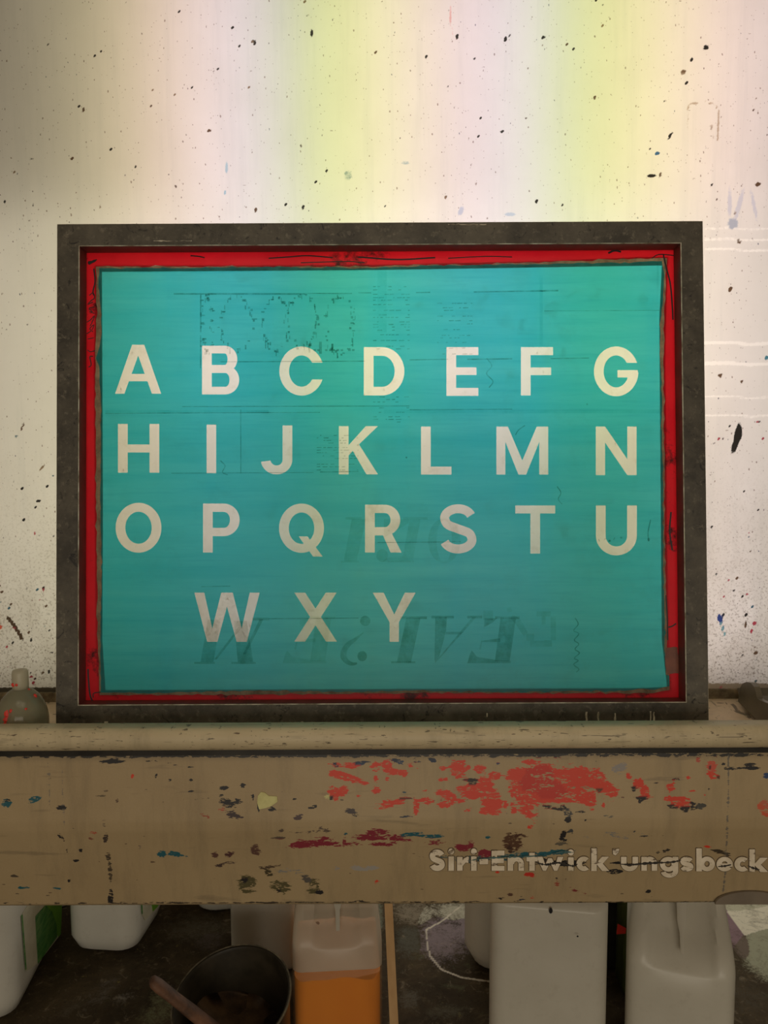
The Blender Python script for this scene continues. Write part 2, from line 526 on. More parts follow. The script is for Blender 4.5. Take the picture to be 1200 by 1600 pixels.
M_WALL = mat_wall()
M_PANEL = mat_painted('painted_trough_front', S(172, 150, 114), S(160, 138, 103))
M_RIM = mat_painted('painted_rim', S(200, 184, 150), S(184, 167, 134), rim=True)
M_LEDGE = mat_painted('ledge_paint', S(226, 200, 166), S(206, 180, 148), rim=True)
M_SKIRT = simple('dirty_skirting', S(70, 60, 45), S(150, 132, 100), 30, .7)
M_FLOOR = mat_floor()
M_FRAME = mat_frame()
M_INNER = simple('frame_inner_glue', S(82, 46, 36), S(112, 50, 46), 25, .5)
M_GLINT_SCRAPE = simple('edge_glint_and_scrape', S(214, 206, 186), S(120, 108, 88), 40, .5)  # pale bevel colour paints in the edge highlight; real scrapes share it
M_RED = mat_red(); M_FILM = mat_film(); M_FAB = mat_fabric()
M_GHOST = mat_veil('old_image_ghost', (.60, .62, .54, 1), .9)
M_GHOST2 = mat_veil('old_image_faint', (.78, .80, .74, 1), .8)
M_LINE = mat_veil('ink_residue', (.22, .30, .24, 1), .85)
M_EDGE = mat_veil('film_overlap', (.66, .86, .86, 1), .8)
M_INK = simple('black_marker', (.012, .010, .012, 1), rough=.5)
M_TAPE = simple('brown_tape', S(120, 66, 44), S(88, 46, 34), 40, .4)
M_RESID = None
def mat_resid():
    m, nt = new_mat('grey_residue')
    b = mixc(nt, ramp(nt, noise(nt, 40, 5, .7), .35, .65), S(150, 132, 112), S(104, 88, 74))
    out(nt, mixsh(nt, .35, nd(nt, 'BsdfTranslucent', {'Color': b}).outputs[0], principled(nt, b, .6))); return m


M_RESID = mat_resid()
M_DARK = simple('dark_grey_plastic', S(104, 95, 78), S(88, 79, 64), 12, .35)
M_BLACK = simple('black_plastic', (.012, .010, .008, 1), (.03, .026, .02, 1), 14, .35)
M_BACKROOM = simple('room_plaster', S(190, 175, 145), S(176, 160, 130), 6, .8)
M_HOUSE = simple('light_box_housing', S(120, 110, 90), S(110, 100, 82), 6, .7)
M_WHITE = mat_plastic('white_plastic', (.80, .77, .68, 1), (.74, .71, .62, 1), transl=.12, dirt=.15)
M_NAT = mat_plastic('natural_plastic', (.74, .70, .60, 1), (.68, .64, .54, 1), transp=.04, transl=.2, dirt=.15)
M_NATC = mat_plastic('clear_natural_plastic', (.80, .60, .38, 1), (.76, .56, .34, 1), transp=.84, transl=.3, dirt=.05)
M_NATU = mat_plastic('frosted_natural_plastic', (.72, .66, .54, 1), (.68, .62, .50, 1), transp=.2, transl=.3, dirt=.05)
M_ORANGE = simple('orange_liquid', S(255, 156, 26), S(248, 146, 20), 6, .25)
M_GREEN = simple('green_label', S(126, 186, 62), S(112, 172, 56), 10, .4)
M_DGREEN = simple('dark_green_print', S(44, 120, 50), S(110, 158, 84), 55, .4, (.5, .5, 2))
M_PRINT = simple('white_print', S(218, 212, 188), S(200, 194, 168), 20, .5)
M_WOOD = simple('pale_wood', S(206, 168, 122), S(188, 148, 102), 30, .55, (1, 1, .08))
M_PADDLE = simple('stained_wood', S(124, 86, 62), S(66, 46, 32), 22, .7, (.4, 1, 1), bump=.3)
M_BUCKET = simple('black_bucket', (.020, .016, .009, 1), (.046, .036, .022, 1), 16, .42)
M_SLUDGE = simple('dried_sludge', S(110, 84, 56), S(66, 48, 32), 24, .7, bump=.6)
M_REDSPOT = simple('red_paint_spot', S(214, 48, 26), S(196, 36, 24), 30, .4)

# ------------------------------------------------------------------ room structure
fx = np.concatenate([[-3, -2, -1.5], np.arange(-1.2, 1.21, .004), [1.5, 2, 3]])
fy = np.concatenate([[-2.5, -1, 0.5, 1.2], np.arange(1.6, 2.42, .004), [2.6, 2.8]])
floor, Pf = grid('floor', fx, fy, lambda x, y: np.column_stack([x, y, 0 * x]), M_FLOOR)
LILAC, PALE, CREAM, PURP, TAN = (.24, .19, .20, 1), (.46, .43, .33, 1), (.74, .69, .54, 1), (.26, .17, .19, 1), (.24, .20, .14, 1)
fb = [(1200, 1428, 72, 34, 0, CREAM, 2.0), (1212, 1475, 46, 50, 25, (.36, .36, .25, 1), 1.8), (1180, 1410, 60, 26, 0, (.52, .50, .36, 1), 2.0),
      (1140, 1446, 16, 40, -28, PURP, 1.5), (1128, 1420, 14, 22, -20, (.34, .25, .27, 1), 1.4), (1162, 1478, 16, 26, -30, (.17, .13, .10, 1), 1.2),
      (690, 1466, 46, 42, 0, LILAC, 1.05), (735, 1450, 40, 40, 0, LILAC, 1.0), (720, 1424, 50, 18, 0, PALE, 1.1), (640, 1424, 30, 26, 20, TAN, 1.0), (665, 1430, 26, 14, -40, PALE, .9),
      (640, 1470, 26, 30, 0, (.10, .095, .07, 1), 1.0), (640, 1560, 20, 22, 30, (.13, .115, .085, 1), .85), (700, 1580, 40, 16, 0, (.10, .09, .06, 1), .8), (590, 1435, 10, 40, 0, (.2, .21, .15, 1), 1.0),
      (300, 1450, 60, 26, 0, (.11, .095, .065, 1), .9), (330, 1470, 30, 24, 0, (.10, .08, .065, 1), .9), (160, 1550, 50, 16, -40, (.13, .11, .085, 1), .75), (110, 1575, 40, 14, -35, (.12, .10, .07, 1), .7),
      (255, 1565, 26, 30, 0, (.17, .17, .09, 1), .9), (240, 1590, 30, 20, 0, (.15, .15, .08, 1), .85), (190, 1560, 22, 10, -20, (.19, .17, .14, 1), .8), (1170, 1560, 40, 40, 0, (.09, .075, .05, 1), .7)]
fb += chain([(722, 1414), (690, 1440), (667, 1452), (666, 1470), (672, 1494), (690, 1515), (720, 1527), (768, 1534)], 1.25, (.66, .60, .48, 1), 1.8, 7)
paint_attr(floor, Pf, fb)
struct(floor)

wx = np.concatenate([[-1.3, -1.1, -.95], np.arange(-.86, .861, .0042), [.95, 1.1, 1.3]])
wz = np.concatenate([np.arange(.896, 2.33, .0042), [2.40]])
wall, Pw = grid('wall_back', wx, wz, lambda x, z: np.column_stack([x, 0 * x + YW, z]), M_WALL)
BL, BR_, BLU, RD, WT = (.02, .018, .016, 1), (.12, .07, .04, 1), (.05, .14, .30, 1), (.40, .05, .08, 1), (.98, .97, .94, 1)
wb = [(1151, 684, 4, 17, 10, BL, 2.2), (1155, 676, 4.5, 9, 0, BL, 2), (1146, 698, 2.5, 9, 15, BL, 1.6), (1184, 288, 4, 3.5, 0, BR_, 1.8), (1067, 113, 5, 5, 0, (.30, .24, .18, 1), 1.0), (1068, 112, 3, 2.4, 0, BR_, 1.6), (1103, 74, 5, 3, 0, BL, 1.5),
      (1080, 93, 2.5, 3.5, 20, BL, 1.6), (1072, 130, 2, 4, 30, BL, 1.5), (1018, 274, 6, 1.8, 0, BL, 1.8), (1033, 273, 2, 3.5, 0, BR_, 1.8), (1027, 240, 3, 3, 0, BLU, 1.8), (544, 274, 7, 9, 0, (.42, .50, .50, 1), .5), (541, 270, 2, 5, 20, (.3, .38, .42, 1), .8), (548, 278, 4, 2, 0, (.3, .38, .42, 1), .8),
      (354, 262, 2.5, 9, 5, (.45, .62, .70, 1), .9), (352, 301, 2, 4, 0, (.35, .55, .66, 1), .9), (327, 205, 3, 2.5, 20, BR_, 1.5), (400, 328, 2.6, 3, 0, BR_, 1.5), (474, 324, 2.2, 3, 0, BL, 1.5), (446, 320, 2, 2, 0, BL, 1.5),
      (364, 44, 3, 2, 20, BL, 1.4), (397, 66, 2, 5, -20, BL, 1.4), (790, 61, 2.6, 4, 20, BL, 1.5), (849, 58, 3, 3, 0, BL, 1.4), (714, 57, 2, 5, -15, BL, 1.3), (667, 89, 2, 4, 0, BL, 1.4), (784, 205, 3, 2.5, 20, BL, 1.5), (838, 315, 2, 3.5, 20, BL, 1.5),
      (930, 152, 2, 4, 20, BR_, 1.4), (1047, 212, 2, 6, 30, BL, 1.3), (112, 248, 2.5, 2.5, 0, BR_, 1.5), (488, 54, 1.8, 7, -10, BL, 1.3), (50, 249, 2.5, 2, 0, BL, 1.4), (634, 254, 8, 2.5, 0, (.4, .5, .58, 1), .9),
      (720, 330, 5, 7, 20, (.55, .60, .70, 1), .9), (797, 335, 8, 4, 0, (.55, .62, .70, 1), .9), (1145, 350, 7, 8, 0, (.45, .50, .60, 1), 1.0), (1155, 320, 5, 26, 15, (.66, .68, .76, 1), .8), (1140, 318, 4, 24, 0, (.66, .68, .76, 1), .8), (1178, 320, 4, 26, -12, (.66, .68, .76, 1), .7),
      (1155, 377, 3, 5, 0, BR_, 1.3), (1141, 452, 3, 5, 30, BR_, 1.5), (1125, 587, 3, 3, 0, BR_, 1.6), (1158, 597, 2.5, 2.5, 0, BR_, 1.5), (1198, 559, 3, 4, 0, (.06, .22, .30, 1), 1.4),
      (1125, 967, 3, 6, -20, (.03, .06, .25, 1), 2), (1129, 981, 1.6, 12, -18, (.20, .40, .46, 1), 1.4), (1130, 961, 2, 5, 30, BL, 1.2), (1166, 961, 2.2, 3, 0, BL, 1.6), (1164, 977, 1.5, 6, 5, BR_, 1.5), (1179, 974, 3, 3, 0, RD, 1.5), (1174, 986, 2, 4, 0, RD, 1.3), (1181, 1020, 2.5, 3.5, 20, BR_, 1.6), (1160, 931, 2.5, 2, 0, BL, 1.5),
      (60, 782, 4, 1.6, 0, BL, 1.6), (76, 781, 12, 1.2, 0, BL, 1.4), (66, 730, 1.4, 8, 35, (.25, .18, .12, 1), 1.0), (35, 667, 1.6, 6, 20, BR_, 1.0), (44, 508, 1.8, 1.8, 0, BL, 1.4), (44, 988, 2, 4, -10, BR_, 1.2), (0, 980, 4, 4, 0, (.6, .12, .08, 1), 1.2), (70, 980, 2, 2, 0, (.1, .25, .3, 1), 1),
      (705, 35, 2, 26, -3, (.78, .50, .48, 1), .8)]
wb = [(a, b, c * .72 if c < 6 else c, d * .72 if d < 6 else d, e, f, g) for a, b, c, d, e, f, g in wb]
wb += chain([(12, 965), (22, 977), (30, 990), (34, 998)], 1.7, (.08, .05, .03, 1), 1.6, 5)
for yy, k, x0 in ((536, 1.1, 1100), (568, 1.2, 1100), (374, .7, 1100), (390, .75, 1102), (620, .6, 1100), (649, .65, 1102), (357, .6, 1100)):
    wb += chain([(x0, yy), (1140, yy - 1), (1170, yy + 2), (1215, yy)], 2.1, WT, k, 9)
wb += chain([(1073, 202), (1074, 170), (1078, 163), (1092, 160), (1104, 159), (1118, 164), (1122, 172), (1122, 220)], 1.3, (.50, .42, .34, 1), .75, 6)
wb += chain([(1099, 195), (1112, 196), (1114, 216)], 1.2, (.45, .38, .32, 1), .7, 6)
wb += chain([(-20, 1078), (90, 1078)], 3, (.06, .05, .035, 1), 1.3, 10) + chain([(1105, 1072), (1220, 1072)], 4, (.30, .25, .17, 1), 1.0, 10)
for k in range(90):                                              # spray specks, thickest low on the panel
    x = random.uniform(-10, 86) if k % 2 else random.uniform(1108, 1205)
    y = 1075 - random.random() ** 1.5 * 420
    wb.append((x, y, random.uniform(1.0, 2.0), random.uniform(.9, 2.0), random.uniform(0, 180), random.choice([BL, BL, BR_, RD, (.04, .12, .18, 1)]), random.uniform(.9, 1.5)))
for k in range(70):
    wb.append((random.uniform(0, 1200), random.uniform(0, 350), random.uniform(.9, 1.5), random.uniform(.9, 2.4), random.uniform(-40, 40), random.choice([BL, BR_, BL, (.25, .17, .11, 1)]), random.uniform(.8, 1.3)))
paint_attr(wall, Pw, wb)
struct(wall)

# unseen housing behind the wall, added to keep the backlight from spilling, room wall further back
hv, hf = [], []
for b in ((-1.34, YW + .16, .86, 1.34, YW + .19, 2.42), (-1.34, YW + .004, .86, 1.34, YW + .16, .89), (-1.34, YW + .004, 2.39, 1.34, YW + .16, 2.42), (-1.34, YW + .004, .89, -1.31, YW + .16, 2.39), (1.31, YW + .004, .89, 1.34, YW + .16, 2.39)):
    v, f = box(*b); f = [[i + len(hv) for i in q] for q in f]; hv += v; hf += f
struct(obj('light_housing_1', hv, hf, M_HOUSE))
v, f = box(-3, 2.8, 0, 3, 2.86, 2.9); struct(obj('wall_far', v, f, M_BACKROOM))

# ------------------------------------------------------------------ the trough
ZT, ZF, ZB = onY(600, 1179, 1.30)[2], onY(600, 1290, 1.288)[2], onY(600, 1412, 1.312)[2]
ZRT, ZRB = onY(600, 1135, 1.292)[2], onY(600, 1176, 1.276)[2]
FT = .024                                  # how far the lower half of the front slopes in
trough = thing('wash_trough', 'long cream painted metal trough with red and black paint smears under the lit wall', 'trough', (0, 1.40, 0))
XL = 1.30


def panel_pt(x, z):
    z = np.asarray(z, float)
    y = np.where(z > ZF, 1.288 + (z - ZF) / (ZT - ZF) * .012, 1.288 + (ZF - z) / (ZF - ZB) * FT)
    s = np.exp(-((z - ZF) / .006) ** 2) * .001
    return np.column_stack([x, y + s, z])


pxs = np.concatenate([[-XL, -1.1, -.9], np.arange(-.72, .721, .0032), [.9, 1.1, XL]])
pzs = np.linspace(ZB, ZT + .012, 84)
front, Pp = grid('front_panel', pxs, pzs, panel_pt, M_PANEL, trough)
mod = front.modifiers.new('thickness', 'SOLIDIFY'); mod.thickness = .004; mod.offset = -1
R1, R2, K, MG, TL, BW, DKB, OL, GY, LM = S(205, 62, 40), S(190, 50, 36), (.018, .015, .015, 1), S(128, 40, 52), S(34, 88, 98), S(92, 58, 40), (.02, .03, .06, 1), (.09, .075, .03, 1), (.23, .21, .18, 1), S(196, 190, 130)
pb = [  # red cloud, left group
    (532, 1195, 22, 4, 0, R1, .85), (548, 1196, 13, 5, 10, R1, 1.1), (530, 1211, 16, 6, 8, R1, 1.3), (548, 1217, 20, 5, 15, R1, 1.25), (567, 1223, 9, 4, 15, R1, 1.1), (521, 1237, 9, 8, 50, R1, 1.35), (536, 1236, 9, 8, -30, R1, 1.05), (525, 1247, 5, 6, 0, R1, 1.0),
    (587, 1198, 7, 7, 20, R1, 1.45), (604, 1196, 8, 9, 20, R1, 1.25), (612, 1205, 12, 5, 15, R1, 1.1), (630, 1208, 9, 6, 0, R1, .95), (640, 1195, 6, 5, 0, R1, .7), (650, 1202, 6, 3, 0, R1, .7), (587, 1217, 4, 6, 0, R1, .9), (605, 1217, 4, 4, 0, R1, .9), (588, 1235, 8, 5, 0, R1, 1.1), (559, 1244, 5, 3, 0, R1, .7), (663, 1236, 6, 4, -30, R1, .6),
    (605, 1257, 18, 8, -10, R1, .85), (622, 1252, 12, 6, -10, R1, .95), (650, 1258, 5, 12, 0, R1, 1.05), (650, 1270, 5, 5, 0, R1, .8), (668, 1251, 14, 7, 0, R1, 1.0), (698, 1243, 16, 8, 20, R1, 1.2), (712, 1251, 14, 4, 5, R1, 1.2), (694, 1257, 12, 5, 0, R1, 1.1), (730, 1266, 9, 3, -10, R1, .9),
    (692, 1200, 10, 6, 0, R1, .85), (715, 1203, 14, 12, 40, R1, 1.15), (716, 1192, 14, 6, 0, R1, .75), (693, 1217, 8, 4, 0, R1, .95), (750, 1201, 10, 8, 0, R1, 1.15), (732, 1200, 5, 5, 0, R1, .8), (772, 1213, 8, 10, 60, R1, 1.1), (758, 1222, 12, 9, 20, R1, 1.0),
    (730, 1237, 18, 9, 25, R1, 1.3), (755, 1237, 26, 10, 20, R1, 1.4), (769, 1253, 18, 9, 10, R1, 1.3), (768, 1268, 18, 6, 5, R1, 1.2), (790, 1258, 5, 8, 0, R1, .9), (802, 1262, 6, 10, 0, R1, .95),
    # dense centre
    (812, 1212, 22, 14, 0, R1, 1.1), (835, 1192, 20, 6, 0, R1, .85), (840, 1220, 30, 22, 0, R2, 1.6), (826, 1248, 18, 16, 0, R1, 1.35), (860, 1236, 26, 14, 0, R2, 1.4), (805, 1232, 12, 12, 0, R1, 1.2), (875, 1212, 18, 9, -20, R1, 1.25), (822, 1264, 12, 8, 0, R1, 1.1), (845, 1252, 20, 5, 0, R1, 1.1),
    (903, 1210, 22, 14, -10, R1, 1.15), (925, 1215, 20, 14, 0, R1, 1.25), (940, 1225, 16, 14, 40, R1, 1.15), (895, 1230, 24, 10, 0, R1, .95), (955, 1238, 12, 10, 0, R1, .95), (870, 1212, 60, 24, 0, R1, .72), (890, 1240, 70, 16, 0, R1, .70), (905, 1250, 12, 6, 0, R1, 1.2), (922, 1248, 10, 14, 10, R1, 1.2), (875, 1250, 24, 4, 3, R1, 1.2), (943, 1259, 3, 6, 0, R1, 1.0), (925, 1264, 6, 5, 0, R1, .8), (828, 1274, 14, 5, 0, R1, .9), (829, 1292, 5, 3, 0, R1, 1.2), (835, 1283, 8, 5, 0, R1, .65),
    # right drips
    (983, 1212, 4, 6, -30, R1, 1.3), (998, 1224, 8, 7, 30, R1, 1.3), (1008, 1236, 7, 9, -10, R1, 1.35), (1012, 1246, 8, 3, 0, R1, 1.1), (1046, 1230, 8, 7, -20, R1, .95), (1052, 1222, 6, 4, 0, R1, .8), (1046, 1238, 4, 5, 0, R1, .8), (1050, 1249, 13, 4, 5, R1, 1.35), (1070, 1250, 10, 4, 10, R1, 1.35), (1066, 1256, 16, 6, 5, R1, 1.3), (1060, 1258, 10, 4, 0, R1, 1.1),
    (1112, 1196, 8, 9, 0, S(196, 84, 66), 1.05), (1115, 1213, 7, 4, 0, R1, 1.5), (1108, 1208, 6, 5, 0, R1, .9), (1091, 1187, 4, 6, 0, S(180, 84, 66), .9), (1075, 1215, 3, 3, 0, R1, .9), (1082, 1236, 6, 2, 0, R1, .8), (1101, 1241, 3, 2, 0, R1, .9), (1189, 1262, 10, 6, 60, S(196, 90, 60), .95), (1198, 1270, 8, 7, 0, S(196, 86, 56), .95), (1196, 1255, 8, 10, 0, S(186, 100, 76), .7), (1105, 1323, 6, 3, 10, R1, .8),
    (207, 1213, 2.5, 2.5, 0, R1, 1.5), (317, 1273, 14, 3, 20, S(150, 74, 52), .7), (146, 1302, 8, 4, 0, S(170, 80, 60), .7), (346, 1264, 8, 4, 0, S(170, 80, 60), .6), (588, 1378, 5, 3, -20, R1, .9), (595, 1376, 3, 2, 0, R1, .7), (827, 1367, 12, 4, 10, R2, .9), (870, 1380, 5, 8, 0, S(150, 70, 52), .7), (778, 1362, 4, 2, 0, R1, .9), (905, 1393, 14, 4, 15, S(120, 46, 44), .9),
    # maroon and teal streaks
    (480, 1318, 36, 8, -2, MG, .86), (510, 1315, 28, 9, 0, MG, .9), (538, 1315, 4, 8, 0, MG, 1.0), (575, 1309, 22, 5, 0, MG, 1.1), (592, 1304, 20, 8, 8, MG, 1.2), (620, 1309, 12, 6, 0, MG, 1.1), (600, 1319, 26, 4, 0, MG, .85), (555, 1318, 24, 6, 0, MG, .65), (635, 1313, 26, 5, 3, MG, .6), (680, 1316, 16, 4, 0, MG, .75), (722, 1325, 12, 8, 10, MG, .95), (735, 1320, 8, 6, 0, MG, .8), (757, 1334, 10, 6, 5, MG, 1.3),
    (639, 1304, 18, 3, -6, TL, 1.2), (660, 1306, 10, 2, 5, TL, .9), (678, 1307, 16, 3, 0, TL, 1.1), (762, 1308, 5, 3, 0, TL, .9), (253, 1334, 8, 6, 0, TL, 1.1), (274, 1334, 12, 4, 10, TL, 1.05), (292, 1338, 10, 2, 0, TL, .6), (540, 1303, 4, 3, 0, TL, .8), (820, 1336, 55, 5, -3, TL, .95), (876, 1331, 24, 4, -4, TL, 1.0), (740, 1342, 60, 6, 0, S(64, 86, 88), .8), (960, 1305, 40, 8, 0, GY, .55),
    (10, 1255, 7, 6, -20, TL, 1.5), (10, 1252, 7, 3, -20, K, 1.3), (54, 1249, 9, 4, -18, TL, 1.6), (35, 1387, 10, 2, 0, TL, 1.0), (90, 1388, 8, 2, 0, TL, .9), (108, 1394, 8, 1.6, 0, TL, .8),
    # black marks
    (176, 1190, 18, 2.6, 0, K, 1.6), (178, 1188, 8, 3, 0, K, 1.4), (236, 1189, 14, 1.6, 3, K, .9), (270, 1194, 12, 1.6, 15, K, .9), (300, 1199, 7, 1.6, 5, K, .9), (96, 1262, 9, 3, 0, K, 1.2), (94, 1306, 6, 3, 40, K, 1.2), (103, 1325, 2, 16, -15, K, .6), (119, 1345, 5, 2, 0, K, 1.2), (108, 1376, 3, 3, 0, K, 1.0), (126, 1329, 2.5, 2.5, 0, K, 1.1), (244, 1212, 1.8, 4, 20, K, 1.3), (228, 1233, 2, 2, 0, K, 1.0), (266, 1219, 4, 2, 0, K, 1.1), (298, 1219, 4, 1.8, 0, K, 1.1), (298, 1236, 6, 1.6, 0, K, 1.1),
    (350, 1231, 7, 3, 0, K, 1.3), (346, 1242, 6, 2, 0, K, 1.1), (380, 1228, 4, 3, 0, K, 1.3), (356, 1256, 14, 7, 20, K, .85), (366, 1274, 14, 6, 10, (.05, .03, .03, 1), 1.0), (372, 1252, 10, 4, 10, K, .8), (395, 1245, 2, 6, 0, K, 1.1), (404, 1256, 2.2, 12, 0, K, 1.3), (424, 1265, 6, 3, 0, K, 1.1), (330, 1245, 40, 1.4, 0, K, .6), (300, 1249, 30, 1.2, 0, (.1, .1, .04, 1), .6), (183, 1251, 3, 3, 0, (.12, .07, .04, 1), 1.2), (158, 1244, 10, 1.4, 0, (.12, .09, .05, 1), .8),
    (165, 1310, 4, 7, 10, (.06, .04, .03, 1), 1.1), (169, 1338, 5, 8, 0, (.07, .05, .03, 1), .95), (172, 1362, 4, 16, -3, (.07, .05, .03, 1), .95), (173, 1402, 4, 12, 0, K, 1.3), (162, 1280, 3, 14, 0, (.12, .09, .06, 1), .6), (141, 1312, 4, 5, -10, (.2, .08, .05, 1), .9), (219, 1322, 4, 8, 0, (.14, .10, .08, 1), .6),
    (460, 1249, 3, 2, 0, K, 1.3), (488, 1261, 7, 2.4, -12, K, 1.5), (548, 1268, 10, 6, 15, (.06, .045, .045, 1), .95), (556, 1274, 8, 3, 0, K, .9), (466, 1277, 8, 5, -20, (.08, .05, .05, 1), .85), (435, 1309, 18, 2, 0, (.10, .07, .05, 1), .9), (440, 1298, 8, 3, -20, (.10, .07, .05, 1), .8), (480, 1300, 30, 2.4, -3, (.12, .085, .06, 1), .75), (505, 1296, 16, 4, 20, (.12, .085, .06, 1), .7),
    (400, 1329, 10, 10, 0, S(90, 62, 52), 1.0), (358, 1335, 8, 5, 0, S(80, 50, 46), 1.0), (336, 1335, 6, 5, 0, S(90, 60, 52), .8), (352, 1350, 18, 4, -12, (.06, .035, .03, 1), 1.0), (420, 1354, 20, 3, -6, (.08, .05, .03, 1), .9), (420, 1364, 7, 5, 30, (.06, .045, .02, 1), 1.0), (386, 1382, 15, 15, 0, OL, 1.05), (383, 1376, 8, 6, 0, K, 1.1), (438, 1385, 16, 10, 0, OL, 1.05), (436, 1390, 8, 6, 0, K, .9), (490, 1384, 12, 14, 0, OL, .9), (498, 1394, 8, 5, 0, K, .9), (480, 1374, 12, 7, 30, (.1, .085, .07, 1), .9), (455, 1362, 34, 5, 0, GY, .7), (470, 1374, 14, 8, 0, GY, .5),
    (562, 1192, 16, 2.4, -4, DKB, 1.1), (563, 1193, 6, 3, 0, (.03, .05, .10, 1), 1.2), (525, 1195, 5, 3, 40, DKB, 1.2), (619, 1188, 8, 3, 5, DKB, 1.2), (626, 1191, 6, 3, 0, (.03, .05, .10, 1), 1.1), (651, 1189, 7, 2.2, 3, DKB, 1.4), (676, 1188, 6, 2.6, 15, DKB, 1.5), (778, 1194, 3, 2, 0, (.03, .05, .10, 1), 1.3), (738, 1223, 7, 6, 0, (.03, .02, .012, 1), 1.25), (735, 1219, 12, 1.8, 0, K, 1.3), (750, 1231, 5, 2, 0, K, 1.1), (631, 1239, 4, 2, 0, (.04, .07, .10, 1), 1.2), (588, 1237, 5, 4, 20, K, .8), (650, 1249, 40, 1.4, 3, (.05, .03, .02, 1), .9), (700, 1252, 40, 1.2, 5, (.10, .05, .03, 1), .7), (635, 1276, 14, 1.6, 0, DKB, 1.0), (518, 1246, 5, 5, 0, K, 1.0), (512, 1245, 5, 5, 0, LM, 1.0),
    (855, 1261, 8, 2.4, 5, K, 1.4), (870, 1264, 16, 2, 10, K, 1.0), (880, 1262, 5, 4, 0, K, 1.4), (888, 1270, 8, 6, 20, (.05, .05, .05, 1), 1.0), (888, 1281, 5, 3.5, 0, K, 1.5), (905, 1268, 12, 3, -8, K, .8), (916, 1280, 3, 3, 0, K, .8), (990, 1233, 5, 4, -10, K, 1.1), (1004, 1247, 10, 2.6, 0, K, 1.5), (1000, 1253, 3, 2, 0, K, 1.3), (980, 1247, 30, 1.2, 0, K, .8), (1030, 1247, 30, 1.2, 0, K, .8), (938, 1233, 9, 5, 0, BW, 1.1), (1058, 1218, 8, 1.8, 8, K, 1.2), (1052, 1260, 10, 4, 10, K, 1.0), (1070, 1262, 8, 6, 0, K, 1.2), (1084, 1261, 6, 5, 0, K, 1.2), (1095, 1259, 8, 6, 0, (.06, .055, .045, 1), 1.1), (1080, 1256, 8, 5, 0, K, .9), (1108, 1234, 2, 2, 0, K, 1.3), (1110, 1198, 4, 5, 0, K, 1.2), (1138, 1200, 9, 2.6, 0, K, 1.3), (1150, 1201, 12, 2, 0, K, 1.2), (1175, 1200, 10, 2.6, 0, K, 1.5), (1172, 1195, 9, 2.2, 0, K, 1.5), (1130, 1194, 3, 3, 0, K, 1.0), (1122, 1215, 3, 3, 0, BW, 1.4), (1198, 1212, 6, 4, 0, (.02, .05, .14, 1), 1.5), (968, 1200, 14, 8, -25, (.27, .24, .22, 1), .85), (950, 1276, 12, 2.4, 0, (.13, .12, .09, 1), 1.0), (1027, 1224, 12, 1.6, 5, K, .8),
    (802, 1315, 14, 14, 0, S(86, 58, 40), 1.3), (808, 1306, 14, 5, 0, S(78, 50, 36), 1.3), (797, 1322, 5, 12, 0, S(66, 42, 30), 1.1), (880, 1305, 4, 8, 25, K, 1.2), (892, 1299, 5, 5, 0, (.06, .06, .06, 1), 1.0), (875, 1318, 12, 3, 0, (.12, .10, .07, 1), .8), (1006, 1308, 10, 1.6, 0, K, .9), (991, 1298, 2, 2, 0, K, 1.2), (1041, 1329, 6, 3, -10, K, 1.3), (1028, 1332, 4, 2.4, 0, K, 1.2), (1124, 1331, 14, 3, 12, (.05, .035, .02, 1), 1.2), (1135, 1334, 8, 3, 20, (.06, .045, .03, 1), 1.0), (1015, 1337, 2, 2, 0, K, 1.0),
    (860, 1349, 20, 4, 0, K, 1.1), (890, 1349, 20, 5, 0, K, 1.3), (852, 1346, 10, 5, 20, K, .9), (960, 1362, 12, 3.4, 0, K, 1.5), (968, 1348, 14, 2, 0, K, 1.2), (832, 1352, 14, 2, 0, K, .8), (1033, 1346, 24, 3, -5, K, 1.0), (884, 1313, 3, 3, 0, K, .9), (870, 1372, 4, 2, 0, K, .9), (884, 1374, 3, 2, 0, K, .9), (1013, 1393, 5, 2, -10, K, 1.3), (920, 1305, 24, 10, 0, GY, .5), (560, 1357, 12, 4, 10, (.33, .30, .27, 1), 1.1), (578, 1356, 12, 4, 0, (.33, .30, .27, 1), 1.0), (525, 1356, 12, 5, 0, (.30, .27, .24, 1), .7), (452, 1360, 20, 4, 0, (.30, .27, .24, 1), .6), (780, 1404, 10, 2, 0, K, .8), (798, 1398, 8, 3, 10, (.1, .05, .03, 1), .8), (660, 1340, 8, 2, 0, K, .7), (650, 1346, 6, 1.6, 0, (.12, .06, .04, 1), .9), (560, 1408, 8, 1.6, 0, K, 1.0), (815, 1406, 6, 2, 0, DKB, 1.0), (832, 1402, 4, 2, 0, R2, 1.0)]
pb += chain([(1138, 1180), (1138, 1240), (1136, 1300), (1134, 1360), (1128, 1408)], 2.2, (.17, .145, .11, 1), .85, 12)
pb += chain([(-20, 1181), (1220, 1179)], 3.5, (.035, .03, .025, 1), .95, 24) + chain([(-20, 1411), (1220, 1409)], 1.6, (.06, .045, .03, 1), .85, 20)
pb += chain([(75, 1190), (78, 1260)], 2, (.22, .18, .13, 1), .7, 14) + chain([(97, 1200), (100, 1290)], 2, (.22, .18, .13, 1), .7, 14)
paint_attr(front, Pp, [(a, b, c, d, e, f, g * 1.4) for a, b, c, d, e, f, g in pb])

